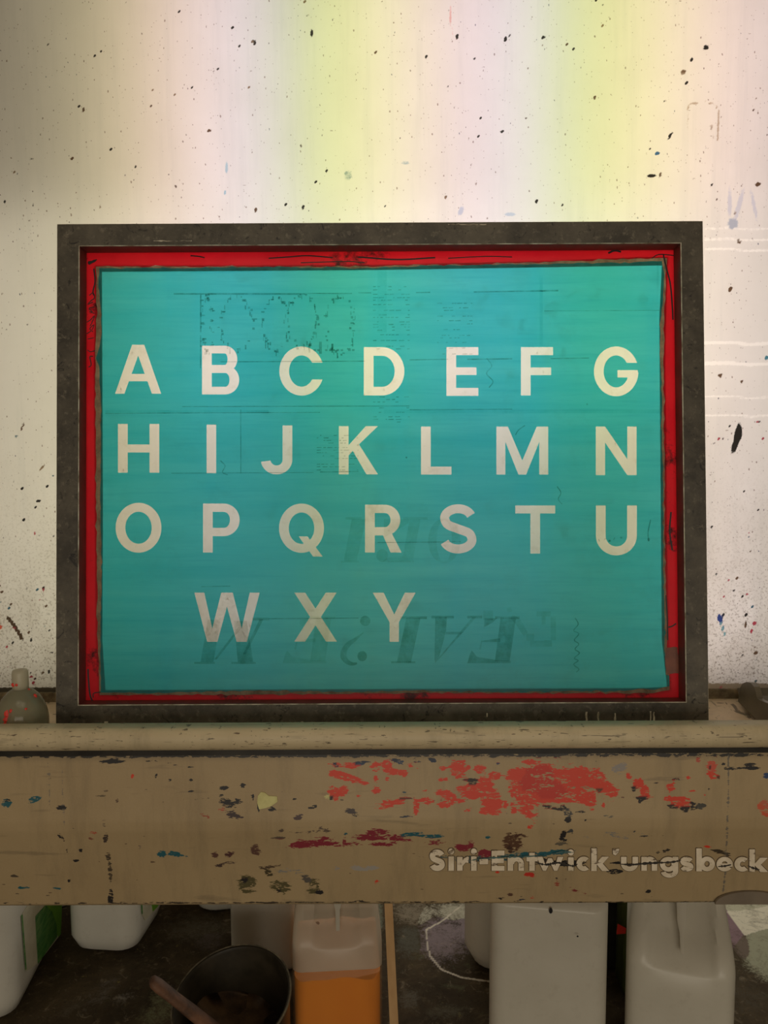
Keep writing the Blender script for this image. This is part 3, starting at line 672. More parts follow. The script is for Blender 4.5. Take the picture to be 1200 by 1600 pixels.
# rounded rim and the ledge behind it
zc = (ZRT + ZRB) / 2; rr = (ZRT - ZRB) / 2
prof = [(1.288 + .004, ZRB + .002)]
for i in range(15):
    a = math.radians(-100 - 165 * i / 14); prof.append((1.293 + rr * .78 * math.cos(a), zc + rr * math.sin(a)))
prof += [(1.325, ZRT - .004), (1.332, ZRT - .012), (1.332, ZRT - .05), (1.320, ZRT - .05), (1.308, ZRB + .002)]
V, Fc = [], []
xs = np.concatenate([[-XL], np.arange(-.8, .81, .02), [XL]])
rings = [np.array([(x, y, z) for y, z in prof]) for x in xs]
V, Fc = loft(rings); o = fix_normals(obj('rim', V, Fc, M_RIM, trough)); sharp(o, 50)
# black strip in the gap below the rim, painting in its shadow
v, f = box(-XL, 1.289, ZT + .0045, XL, 1.30, ZRB + .003); obj('groove_shadow', v, f, M_BLACK, trough, label='gap below the rim, its shadow painted black')
ZL0, ZL1 = .866, .880
lv = [(-XL, 1.331, ZL0), (XL, 1.331, ZL0), (XL, YW - .004, ZL1), (-XL, YW - .004, ZL1), (-XL, 1.331, ZL0 - .01), (XL, 1.331, ZL0 - .01), (XL, YW - .004, ZL1 - .01), (-XL, YW - .004, ZL1 - .01)]
obj('ledge', lv, [[0, 1, 2, 3], [7, 6, 5, 4], [0, 4, 5, 1], [3, 2, 6, 7], [0, 3, 7, 4], [1, 5, 6, 2]], M_LEDGE, trough)
v, f = box(-XL, YW - .010, ZL1 - .004, XL, YW - .0015, .8985); obj('splash_strip', v, f, M_SKIRT, trough, label='dirty strip at the foot of the lit wall')
for sx in (-1, 1):
    v, f = box(sx * 1.24 - .025, 1.31, 0, sx * 1.24 + .025, 1.36, ZRT - .055); obj('leg', v, f, M_DARK, trough)
# grey arched plate at the lower right edge of the front
cxp, cyp, ap, bp = 1172, 1411, 56, 20
arc = [(cxp + ap * math.cos(math.radians(a)), cyp - bp * math.sin(math.radians(a))) for a in range(0, 181, 10)]
V2, F2 = cdt([arc], lambda C: inside(C, arc))
Va, Fa = prism(V2, F2, lambda p: onY(p[0], p[1], 1.3075), (0, -1, 0), .0045)
fix_normals(obj('drain_plate', Va, Fa, simple('grey_plate', S(128, 116, 100), S(112, 100, 86), 14, .5), trough, label='grey arched plate'))


# ------------------------------------------------------------------ glyph geometry (pixel units, y down)
def arcpts(cx, cy, rx, ry, a0, a1, n=18):
    return [(cx + rx * math.cos(math.radians(a0 + (a1 - a0) * i / n)), cy - ry * math.sin(math.radians(a0 + (a1 - a0) * i / n))) for i in range(n + 1)]


def Rr(x0, y0, x1, y1): return [[(x0, y0), (x1, y0), (x1, y1), (x0, y1)]]


def Pl(*p): return [list(p)]


def ring_(cx, cy, rx, ry, tx, ty): return [arcpts(cx, cy, rx, ry, 0, 360, 44)[:-1], arcpts(cx, cy, rx - tx, ry - ty, 0, 360, 44)[:-1]]


def arcst(cx, cy, rx, ry, a0, a1, tx, ty, n=24): return [arcpts(cx, cy, rx, ry, a0, a1, n) + arcpts(cx, cy, rx - tx, ry - ty, a1, a0, n)]


def dsh(x0, y0, x1, y1, t, h, rx):
    m = (y0 + y1) / 2; ry = (y1 - y0) / 2
    return [[(x0, y0)] + arcpts(x1 - rx, m, rx, ry, 90, -90, 20) + [(x0, y1)],
            [(x0 + t, y0 + h)] + arcpts(x1 - rx, m, max(rx - t, 2), ry - h, 90, -90, 20) + [(x0 + t, y1 - h)]]


def strk(path, w):
    P = np.array(path, float); T = np.gradient(P, axis=0); T /= np.linalg.norm(T, axis=1)[:, None]
    N = np.column_stack([-T[:, 1], T[:, 0]]); ww = (np.asarray(w) / 2).reshape(-1, 1) if hasattr(w, '__len__') else w / 2
    return [list(map(tuple, P + N * ww)) + list(map(tuple, (P - N * ww)[::-1]))]


def smooth(pts, n=10):
    P = [np.array(p, float) for p in pts]; P = [2 * P[0] - P[1]] + P + [2 * P[-1] - P[-2]]; o = []
    for i in range(1, len(P) - 2):
        for k in range(n):
            t = k / n; a, b, c, d = P[i - 1:i + 3]
            o.append(.5 * (2 * b + (c - a) * t + (2 * a - 5 * b + 4 * c - d) * t * t + (3 * b - a - 3 * c + d) * t ** 3))
    o.append(P[-2]); return [tuple(p) for p in o]


def s_path(x0, y0, x1, y1, t, a=12):
    w, h = x1 - x0, y1 - y0; cx = (x0 + x1) / 2; r = w / 2 - t / 2; q = (h - t) / 4
    top = arcpts(cx, y0 + t / 2 + q, r * .97, q, 20, 180, 16); bot = arcpts(cx, y1 - t / 2 - q, r, q, 0, -162, 16)
    mid = smooth([top[-1], (cx - r * .72, y0 + t / 2 + q * 1.58), (cx, (y0 + y1) / 2), (cx + r * .76, y1 - t / 2 - q * 1.58), bot[0]], 7)
    return top[:-1] + mid[1:-1] + bot[1:]


def glyph(c, x0, y0, x1, y1, t=15.2, h=13.5):
    w, H_ = x1 - x0, y1 - y0; xm, ym = (x0 + x1) / 2, (y0 + y1) / 2
    if c == 'A': return [Pl((x0, y1), (xm - 9.5, y0), (xm + 9.5, y0), (x1, y1), (x1 - 14.5, y1), (xm, y0 + 17), (x0 + 14.5, y1)), Pl((x0 + 19, y0 + 57), (x1 - 19, y0 + 57), (x1 - 24, y0 + 45.5), (x0 + 24, y0 + 45.5))]
    if c == 'B': return [dsh(x0, y0, x1 - 3, ym + 4, t, 12, 20), dsh(x0, ym - 7.5, x1, y1, t, 12, 22)]
    if c == 'C': return [[arcpts(xm + 1.2, ym, w / 2 + 1.2, H_ / 2, 20, 340, 32) + arcpts(xm + 1.2, ym, w / 2 - 14, H_ / 2 - 14, 327.6, 32.4, 28)]]
    if c == 'D': return [dsh(x0, y0, x1, y1, t, 13.5, 35)]
    if c == 'E': return [Rr(x0, y0, x0 + t, y1), Rr(x0, y0, x1, y0 + 12.5), Rr(x0, ym - 6.5, x1 - 3, ym + 5.5), Rr(x0, y1 - 12.5, x1, y1)]
    if c == 'F': return [Rr(x0, y0, x0 + t, y1), Rr(x0, y0, x1, y0 + 12.5), Rr(x0, ym - 6, x1 - 3, ym + 6)]
    if c == 'G': return [[arcpts(xm + .5, ym, w / 2 + .5, H_ / 2, 20, 358, 32) + arcpts(xm + .5, ym, w / 2 - 14.7, H_ / 2 - 14, 352, 32.4, 28)], Rr(xm + 2.5, ym - 2, x1, ym + 9.5), Rr(x1 - 13, ym - 2, x1, ym + 6)]
    if c == 'H': return [Rr(x0, y0, x0 + t, y1), Rr(x1 - t, y0, x1, y1), Rr(x0, ym - 6, x1, ym + 6.5)]
    if c == 'I': return [Rr(x0, y0, x1, y1)]
    if c == 'J': return [Rr(x1 - t, y0, x1, y1 - 22), arcst(xm, y1 - 23, w / 2, 23, 0, -172, t, 14)]
    if c == 'K': return [Rr(x0, y0, x0 + t, y1), Pl((x0 + 10, ym + 14), (x0 + 10, ym - 2), (x1 - 19, y0), (x1, y0), (x0 + 27, ym - 5)), Pl((x0 + 20, ym - 2), (x0 + 29, ym - 13), (x1, y1), (x1 - 18, y1))]
    if c == 'L': return [Rr(x0, y0, x0 + t, y1), Rr(x0, y1 - 12.5, x1, y1)]
    if c == 'M': return [Pl((x0, y0), (x0 + 18, y0), (xm, y1 - 22), (x1 - 18, y0), (x1, y0), (x1, y1), (x1 - 14, y1), (x1 - 14, y0 + 24), (xm + 6, y1), (xm - 6, y1), (x0 + 14, y0 + 24), (x0 + 14, y1), (x0, y1))]
    if c == 'N': return [Pl((x0, y0), (x0 + 14.5, y0), (x1 - 14.5, y1 - 25), (x1 - 14.5, y0), (x1, y0), (x1, y1), (x1 - 14.5, y1), (x0 + 14.5, y0 + 25), (x0 + 14.5, y1), (x0, y1))]
    if c == 'O': return [ring_(xm, ym, w / 2, H_ / 2, 15.2, 14)]
    if c == 'P': return [dsh(x0, y0, x1, y0 + 51, t, 13, 25), Rr(x0, y0 + 4, x0 + t, y1)]
    if c == 'Q': return [ring_(xm, y0 + 38.5, w / 2, 38.5, 15.2, 14), Pl((xm - 4.5, y1 - 31.5), (xm + 9.5, y1 - 31.5), (x1 - 2, y1), (x1 - 17, y1))]
    if c == 'R': return [dsh(x0, y0, x1 - 2, y0 + 48, t, 13, 24), Rr(x0, y0 + 4, x0 + t, y1), Pl((xm - 5, y0 + 38), (xm + 10, y0 + 38), (x1, y1), (x1 - 17, y1))]
    if c == 'S': return [strk(s_path(x0, y0, x1, y1, 14), 14)]
    if c == 'T': return [Rr(x0, y0, x1, y0 + 12.5), Rr(xm - 7.6, y0, xm + 7.6, y1)]
    if c == 'U': return [Rr(x0, y0, x0 + t, y1 - 30), Rr(x1 - t, y0, x1, y1 - 30), arcst(xm, y1 - 30.5, w / 2, 30.5, 0, -180, t, 14)]
    if c == 'W': return [Pl((x0, y0), (x0 + 15.5, y0), (x0 + 28, y0 + 56), (xm - 9, y0), (xm + 9, y0), (x1 - 28, y0 + 56), (x1 - 15.5, y0), (x1, y0), (x1 - 20, y1), (x1 - 36, y1), (xm, y0 + 22), (x0 + 36, y1), (x0 + 20, y1))]
    if c == 'X': return [Pl((x0, y0), (x0 + 17, y0), (x1 + .5, y1), (x1 - 16.5, y1)), Pl((x1 - 17, y0), (x1, y0), (x0 + 17, y1), (x0, y1))]
    if c == 'Y': return [Pl((x0, y0), (x0 + 17, y0), (xm, y0 + 34), (x1 - 17, y0), (x1, y0), (xm + 7.3, y0 + 46), (xm + 7.3, y1), (xm - 7.3, y1), (xm - 7.3, y0 + 46))]


LET = {'A': (180, 538.8, 252, 615.3), 'B': (315.8, 540.3, 373.9, 616.4), 'C': (436.5, 541.4, 503.6, 618.3), 'D': (568.5, 542.5, 631.9, 618), 'E': (697.5, 542.5, 747.4, 618.6), 'F': (813.8, 542.5, 864, 618), 'G': (927.8, 541.4, 996.4, 619.4),
       'H': (184.5, 662.5, 249, 738.6), 'I': (322.9, 663.6, 337.9, 739.4), 'J': (407.6, 664.8, 456.8, 741.3), 'K': (529.5, 665.9, 590.6, 741.3), 'L': (657.8, 666.6, 705.4, 741.6), 'M': (775.5, 666.6, 856.5, 741.6), 'N': (930.8, 666.6, 994.5, 742.4),
       'O': (180.8, 785.6, 252.4, 863.6), 'P': (317.3, 786.8, 374.6, 863.3), 'Q': (436, 786.8, 506.3, 869.6), 'R': (570.4, 788.6, 627.4, 863.3), 'S': (686.6, 787.9, 744.8, 864.8), 'T': (805, 789.8, 867.4, 865), 'U': (931, 789.8, 994.9, 867.8),
       'W': (303.8, 925.9, 405.8, 1002.8), 'X': (459.8, 925.9, 526, 1002.4), 'Y': (582.4, 926, 649.5, 1002.8)}

# ------------------------------------------------------------------ the silk screen leaning on the wall
LEAN = math.radians(6.0)
SU = np.array([0, math.sin(LEAN), math.cos(LEAN)]); SN = np.array([0, -math.cos(LEAN), math.sin(LEAN)]); SX = np.array([1.0, 0, 0])
S0 = np.array([0, 1.402, .877])                       # a point on the front face of the frame
D_FR = .036                                             # frame depth
tl, tr_, br = onP(88, 350, S0, SN), onP(1098, 345, S0, SN), onP(1108, 1130, S0, SN); bl = onP(88, 1134, S0, SN)
xl, xr = (tl[0] + bl[0]) / 2, (tr_[0] + br[0]) / 2
vt = ((tl - S0) @ SU + (tr_ - S0) @ SU) / 2
zfoot = ZL0 + (1.402 - 1.331) / (YW - .004 - 1.331) * (ZL1 - ZL0)
vb = (zfoot + .0035 - S0[2]) / math.cos(LEAN)
base = S0 + SU * vb + SX * (xl + xr) / 2
screen = thing('printing_screen', 'large dark framed silk screen with pale alphabet letters in teal stencil film', 'silk screen', tuple(base))


def sp(x, v, d): return S0 + SX * x + SU * v + SN * d   # x, height along the screen, distance in front of the front face


BWD = .0425
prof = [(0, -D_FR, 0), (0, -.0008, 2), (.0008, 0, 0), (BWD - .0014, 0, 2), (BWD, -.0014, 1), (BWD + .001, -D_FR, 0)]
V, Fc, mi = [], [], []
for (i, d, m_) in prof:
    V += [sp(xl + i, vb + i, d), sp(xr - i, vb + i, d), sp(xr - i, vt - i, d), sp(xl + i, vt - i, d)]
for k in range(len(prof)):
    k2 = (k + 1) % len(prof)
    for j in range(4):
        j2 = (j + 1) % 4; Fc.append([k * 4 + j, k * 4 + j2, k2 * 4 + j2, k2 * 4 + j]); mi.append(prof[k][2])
fr = fix_normals(obj('frame', V, Fc, [M_FRAME, M_INNER, M_GLINT_SCRAPE], screen, mi))

fp = lambda p: onP(p[0], p[1], S0, SN) + SN * .0004
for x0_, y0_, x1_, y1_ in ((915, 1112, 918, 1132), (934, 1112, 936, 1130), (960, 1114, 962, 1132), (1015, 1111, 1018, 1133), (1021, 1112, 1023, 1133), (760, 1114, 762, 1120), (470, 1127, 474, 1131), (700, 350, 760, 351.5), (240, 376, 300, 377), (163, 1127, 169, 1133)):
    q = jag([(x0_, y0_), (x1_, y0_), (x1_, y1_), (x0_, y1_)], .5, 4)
    V2, F2 = cdt([q], lambda C: inside(C, q)); obj('scrape_mark', [fp(p) for p in V2], F2, M_GLINT_SCRAPE, screen, label='pale scrape on the dark frame')
dm = -D_FR + .0015                                      # mesh plane
PM = S0 + SN * dm


def mp(off): return lambda p: onP(p[0], p[1], PM, SN) + SN * off


ix0, ix1, iv0, iv1 = xl + BWD + .0008, xr - BWD - .0008, vb + BWD + .0008, vt - BWD - .0008
obj('screen_mesh', [sp(ix0, iv0, dm), sp(ix1, iv0, dm), sp(ix1, iv1, dm), sp(ix0, iv1, dm)], [[0, 1, 2, 3]], M_FAB, screen, label='pale woven mesh showing through the letter openings')


film = jag([(155, 419), (175, 419), (300, 419), (420, 417), (560, 419), (700, 414), (850, 413), (940, 411), (1005, 409), (1034, 408), (1038, 430), (1036, 468), (1032, 500), (1031, 560), (1034, 600), (1033, 660), (1036, 760), (1036, 860), (1038, 960), (1039, 1030),
            (1040, 1054), (1046, 1056), (1046, 1072), (1022, 1078), (1005, 1076), (960, 1080), (800, 1081), (640, 1079), (560, 1081), (420, 1079), (330, 1080), (240, 1083), (157, 1082), (157, 1000), (159, 900), (157, 800), (158, 700), (158, 620), (155, 572), (150, 560), (156, 540), (159, 520), (157, 478), (154, 440)], .7)
glyphs = []
for c, b in LET.items(): glyphs += glyph(c, *b)
loops = [film] + [lp for sh in glyphs for lp in sh]
V2, F2 = cdt(loops, lambda C: inside(C, film) & ~in_shapes(C, glyphs))
to = mp(.0006); obj('stencil_film', [to(p) for p in V2], F2, M_FILM, screen, label='teal emulsion film with letter openings')

# red lacquer border: from the frame's inner edge to an uneven inner line
def pxy(x, v): return proj(sp(x, v, dm))


outer = [tuple(float(q) for q in pxy(a, b)) for a, b in ((ix0, iv1), (ix1, iv1), (ix1, iv0), (ix0, iv0))]
inner = jag([(150, 417), (400, 417), (600, 416), (860, 410), (1000, 404), (1042, 404), (1040, 440), (1036, 560), (1038, 720), (1039, 860), (1042, 1000), (1046, 1078), (1020, 1083), (800, 1083), (600, 1083), (300, 1086), (156, 1086), (153, 1000), (151, 850), (150, 700), (149, 560), (152, 480)], .8, 9)
V2, F2 = cdt([outer, inner], lambda C: inside(C, outer) & ~inside(C, inner))
to = mp(.0011); obj('lacquer_border', [to(p) for p in V2], F2, M_RED, screen, label='red lacquer border along the inside of the frame')

resin = [(159.5, 425), (600, 422), (1034, 415), (1030, 500), (1034, 1000), (1042, 1073), (1000, 1075), (165, 1078), (160, 1000), (161, 800)]
rout = [(148, 415), (400, 415), (600, 414), (860, 408), (1000, 402), (1044, 402), (1042, 440), (1039, 560), (1041, 720), (1042, 860), (1045, 1000), (1049, 1080), (1020, 1085), (600, 1085), (300, 1088), (154, 1088), (150, 1000), (149, 850), (147, 560), (149, 480)]
V2, F2 = cdt([rout, resin], lambda C: inside(C, rout) & ~inside(C, resin))
to = mp(.0003); obj('residue_border', [to(p) for p in V2], F2, M_RESID, screen, label='grey brown residue between the red border and the teal film')

# brown tape patch, marker writing and smears on the border
tp = jag([(1040, 1012), (1058, 1011), (1061, 1032), (1060, 1052), (1042, 1053), (1039, 1040)], .7, 6)
V2, F2 = cdt([tp], lambda C: inside(C, tp)); to = mp(.0018); obj('tape_patch', [to(p) for p in V2], F2, M_TAPE, screen, label='brown tape patch on the right border')


def each_mark(name, shapes, off, mat, parent, lab=None):
    for sh in shapes: flat_marks(name, [sh], off, mat, parent, lab)


def flat_marks(name, shapes, off, mat, parent, lab=None):
    V, Fs = [], []
    to = mp(off)
    for sh in shapes:
        v2, f2 = cdt(sh, lambda C: in_shapes(C, [sh]))
        Fs += [[int(i) + len(V) for i in f] for f in f2]; V += [to(p) for p in v2]
    return obj(name, V, Fs, mat, parent, label=lab)


mk = []
for pts, w in (([(147, 420), (149, 440), (146, 455), (147, 462)], 2.2), ([(140, 462), (146, 458), (148, 466), (143, 470), (138, 476), (146, 472)], 1.5), ([(148, 480), (140, 482), (144, 487), (147, 490), (140, 487)], 1.5), ([(136, 504), (142, 500), (148, 494), (144, 505), (141, 510)], 1.4),
               ([(136, 522), (144, 516), (147, 508), (141, 514), (146, 519)], 1.4), ([(138, 530), (147, 528)], 1.4), ([(137, 547), (142, 550), (149, 548)], 1.3), ([(139, 574), (143, 570), (141, 558), (146, 557)], 1.6),
               ([(138, 1045), (139, 1065), (142, 1088), (150, 1098), (170, 1099), (200, 1099)], [2.6] * 51), ([(146, 1090), (147, 1083), (158, 1081)], 1.6),
               ([(138, 412), (146, 409), (152, 406)], [3, 5, 6, 6, 5, 5, 5, 4, 4, 4, 4, 4, 4, 4, 4, 3, 3, 2, 2, 2, 1]), ([(1036, 398), (1041, 420), (1047, 445), (1050, 480), (1051, 500)], 2.4), ([(1048, 800), (1046, 830), (1050, 860)], 2.6), ([(1056, 400), (1030, 398), (1018, 404)], 1.6),
               ([(950, 396), (960, 392), (970, 394)], 3.0), ([(420, 404), (450, 402), (480, 400), (520, 403)], 2.0), ([(560, 402), (620, 406), (680, 403)], 2.4), ([(700, 404), (760, 401), (800, 402)], 1.6), ([(470, 411), (540, 409), (570, 411)], 1.6), ([(298, 400), (310, 401), (320, 403)], 2.0), ([(1044, 980), (1050, 978), (1056, 974)], 2.2), ([(1040, 930), (1042, 960), (1043, 1000)], 1.8)):
    mk.append(strk(smooth(pts), w if not hasattr(w, '__len__') else w[:len(smooth(pts))] if len(w) >= len(smooth(pts)) else list(w) + [w[-1]] * (len(smooth(pts)) - len(w))))
each_mark('marker_stroke', mk, .0017, M_INK, screen, 'black marker stroke on the red border')

# ghosts of earlier images in the stencil
def sh_(sh, dx, dy): return [[(x + dx, y + dy) for x, y in lp] for lp in sh]


gE = [Pl((782, 965), (806, 965), (796, 1033), (773, 1033)), Pl((773, 963), (812, 963), (811, 967), (774, 967)), Pl((730, 1036), (798, 1036), (798, 1032), (775, 1031), (745, 1026), (737, 1016), (734, 1022)), Pl((752, 1001), (781, 997), (781, 1003), (753, 1003), (751, 1015), (748, 1014), (754, 992)), Pl((776, 966), (757, 966), (756, 980), (770, 972))]
gI = [Pl((635, 965), (657, 965), (642, 1035), (620, 1035)), Rr(625, 963, 667, 967), Rr(611, 1033, 649, 1036)]
gA = [Pl((680, 964), (698, 964), (697, 985), (686, 1026), (680, 1036), (679, 1030)), Pl((680, 1036), (685, 1028), (738, 964), (744, 964)), Rr(674, 962, 709, 966), Rr(730, 962, 753, 966), Pl((697, 987), (724, 987), (720, 991), (696, 991))]
gQ = [[arcpts(570.7, 970, 8, 8, 0, 360, 20)[:-1]], strk(smooth([(568, 988), (556, 998), (545, 1006), (538, 1016), (537, 1026), (543, 1034), (551, 1037), (558, 1036)]), list(np.interp(np.linspace(0, 1, 71), [0, .3, .55, .8, 1], [1.5, 8, 10, 6, 3]))), [arcpts(566, 1025, 7.5, 8, 0, 360, 20)[:-1]]]
gW = [Pl((325, 968), (345, 968), (334, 1034), (314, 1034)), Pl((335, 1030), (339, 1030), (378, 980), (373, 980)), Pl((366, 970), (386, 970), (396, 1034), (372, 1034)), Pl((380, 1022), (384, 1022), (412, 967), (406, 967)), Rr(395, 965, 421, 969), Rr(304, 1034, 336, 1037), Rr(362, 1034, 400, 1037)]
gI2 = [Pl((550, 811), (572, 811), (557, 877), (537, 877)), Rr(540, 808, 565, 812), Rr(533, 876, 561, 879)]
gR2 = [Pl((640, 811), (657, 811), (645, 877), (628, 877)), Rr(630, 808, 668, 812), Rr(606, 876, 647, 879), [arcpts(597, 868, 9, 10, 0, 360, 18)[:-1]], Pl((597, 878), (628, 878), (630, 868), (604, 872)), Pl((600, 811), (640, 811), (638, 818), (600, 840))]
gO2 = [ring_(694, 845, 25, 35, 13, 3)]
gpx = [Rr(755, 954, 770, 969), Pl((791, 950), (798, 948), (800, 955), (793, 957)), Rr(838, 955, 860, 963), Rr(860, 963, 868, 1000), Rr(850, 1000, 862, 1010), Rr(828, 1001, 850, 1010), Rr(822, 990, 834, 1001), Rr(846, 963, 852, 976), Pl((800, 960), (812, 966), (824, 988), (818, 994), (806, 976), (798, 966))]
for k_, (g_, nm_) in enumerate(((gE, 'E'), (gI, 'I'), (gA, 'A'), (gQ, 'question mark'), (gW, 'W'), (gI2, 'I of the upper line'), (gR2, 'R of the upper line'))):
    flat_marks('ghost_letter', g_, (.0024 + k_ * .00003), M_GHOST if k_ < 5 else M_GHOST2, screen, 'faint upside-down serif ' + nm_)
q1 = [sh_(s, -288, 0) for s in gE]
flat_marks('ghost_letter', q1, .0027, M_GHOST2, screen, 'very faint upside-down serif E'); flat_marks('ghost_letter', gO2, .0027, M_GHOST2, screen, 'very faint ghost of a round letter')
each_mark('ghost_pixel_shape', gpx, .0027, M_GHOST2, screen, 'faint blocky pixel shape')
def stuff_marks(name, shapes, lab):
    flat_marks(name, shapes, .0021, M_LINE, screen, lab)['kind'] = 'stuff'


ln = [Pl((272, 458.5), (480, 458.5), (480, 461), (272, 461)), Rr(480, 458.2, 550, 459.8), Rr(560, 457.6, 580, 458.6), Pl((650, 457), (672, 456.4), (672, 458), (650, 458.4)), Pl((740, 456), (872, 453.4), (872, 455.8), (740, 457.6)), Rr(313, 461, 315, 520), Rr(313, 524, 314.6, 576), Rr(376, 640, 377, 740)]
for x0, x1, y, w in ((345, 570, 565, 1.3), (640, 700, 562, 1.4), (730, 800, 561, 1.8), (860, 920, 560, 1.4), (285, 640, 635, 1.2), (640, 800, 640, 1.0), (268, 490, 739, .9), (500, 560, 737, 1.4), (590, 720, 847, 1.2), (315, 360, 916, 1.2), (420, 560, 966, 1.0), (850, 1030, 486, .8), (165, 260, 646, 1.1), (260, 500, 645, 1.0)):
    ln.append(Pl((x0, y), (x1, y - 1), (x1, y - 1 + w), (x0, y + w)))
each_mark('ink_line', ln, .0021, M_LINE, screen, 'thin dark line of an old print')
for cx, cy, rx, ry in ((368, 505, 26, 42), (430, 505, 20, 42), (470, 500, 24, 40), (530, 508, 22, 46), (322, 505, 8, 44)):       # pixel letters
    ln = []
    for k in range(44):
        a = random.uniform(0, 2 * math.pi); x = cx + rx * math.cos(a) + random.gauss(0, 2); y = cy + ry * math.sin(a) + random.gauss(0, 2)
        w, h = random.choice([(5, 2), (3, 3), (2, 6), (4, 4), (1.2, 8)]); s = random.uniform(.6, 1.2)
        ln.append(Pl((x, y), (x + w * s, y), (x + w * s, y + h * s), (x, y + h * s)))
    stuff_marks('pixel_trace', ln, 'broken pixel outline of an old letter')
ln = []
for k in range(12):
    ln.append(Rr(480 + k * 6 + random.uniform(-2, 2), 540 + random.uniform(-6, 12), 485 + k * 6, 555 + random.uniform(-4, 4)) if k % 3 == 0 else Rr(484 + k * 6, 546, 488 + k * 6, 549))
stuff_marks('pixel_trace', ln, 'row of dark pixel blocks')
for x0, x1, y0, y1 in ((583, 640, 448, 548), (683, 738, 474, 556), (583, 640, 620, 660), (495, 560, 680, 735)):                     # rows of tiny print
    y = y0; ln = []
    while y < y1:
        x = x0
        while x < x1:
            w = random.uniform(2, 9)
            if random.random() < .55: ln.append(Pl((x, y), (min(x + w, x1), y - .2), (min(x + w, x1), y + .9), (x, y + 1.1)))
            x += w + random.uniform(1, 4)
        y += random.choice([4, 5, 7, 9])
    stuff_marks('fine_print', ln, 'faint block of tiny print')
ln = []
for pts in ([(898, 965), (903, 975), (896, 985), (904, 990), (897, 1000), (904, 1006), (898, 1014), (905, 1020), (897, 1028), (903, 1032), (896, 1038), (904, 1045), (900, 1050)], [(870, 760), (876, 770), (872, 780), (878, 788)], [(935, 842), (936, 846)], [(944, 843), (946, 841)], [(958, 844), (960, 840)], [(1013, 845), (1012, 832), (1016, 812)], [(760, 560), (768, 572), (760, 584), (770, 596), (764, 606)], [(805, 680), (810, 672), (820, 665)], [(345, 720), (352, 728), (348, 738), (356, 742)]):
    ln.append(strk(smooth(pts, 6), 1.5))
ln += [[arcpts(952, 845, 2, 1.8, 0, 360, 10)[:-1]], [arcpts(970, 840, 2, 1.6, 0, 360, 10)[:-1]], [arcpts(1013, 843, 2, 3, 0, 360, 10)[:-1]], [arcpts(917, 632, 1.4, 1.4, 0, 360, 8)[:-1]], [arcpts(635, 715, 1.4, 1.4, 0, 360, 8)[:-1]]]
each_mark('ink_mark', ln, .0021, M_LINE, screen, 'small dark ink mark')
eb = [strk(smooth([(172, 423), (260, 425), (380, 423), (500, 422), (560, 423)]), 4), strk(smooth([(560, 421), (700, 418), (850, 416)]), 3), Rr(150 + 7, 600, 159, 700), Rr(165, 641, 420, 646), Rr(600, 640, 1030, 646), Rr(843, 430, 848, 540), Rr(590, 420, 604, 520), Rr(1026, 410, 1029, 450)]
flat_marks('film_overlap', eb, .0015, M_EDGE, screen, 'darker teal overlaps of the coated film')

# ------------------------------------------------------------------ stick-on letters on the trough front
M_FOIL = simple('silver_foil_letter', S(196, 182, 156), S(160, 138, 108), 60, .45, lo=.4, hi=.75)
def mat_foil():
    m, nt = new_mat('worn_letter_foil')
    b = mixc(nt, ramp(nt, noise(nt, 30, 4), .35, .65), S(240, 226, 204), S(214, 198, 172))
    b = mixc(nt, ramp(nt, noise(nt, 70, 5, .7, (.5, 1, 1)), .58, .66), b, S(92, 72, 52))
    out(nt, principled(nt, b, .4)); return m


M_FOIL = mat_foil()
M_GRIME = simple('letter_edge_grime', S(74, 58, 40), S(92, 74, 52), 80, .7)
M_SMEAR = simple('dried_black_paint', (.02, .017, .015, 1), (.06, .05, .04, 1), 120, .6)
M_TEALS = simple('dried_teal_paint', S(54, 96, 104), S(96, 116, 108), 90, .6)
T = 8.6


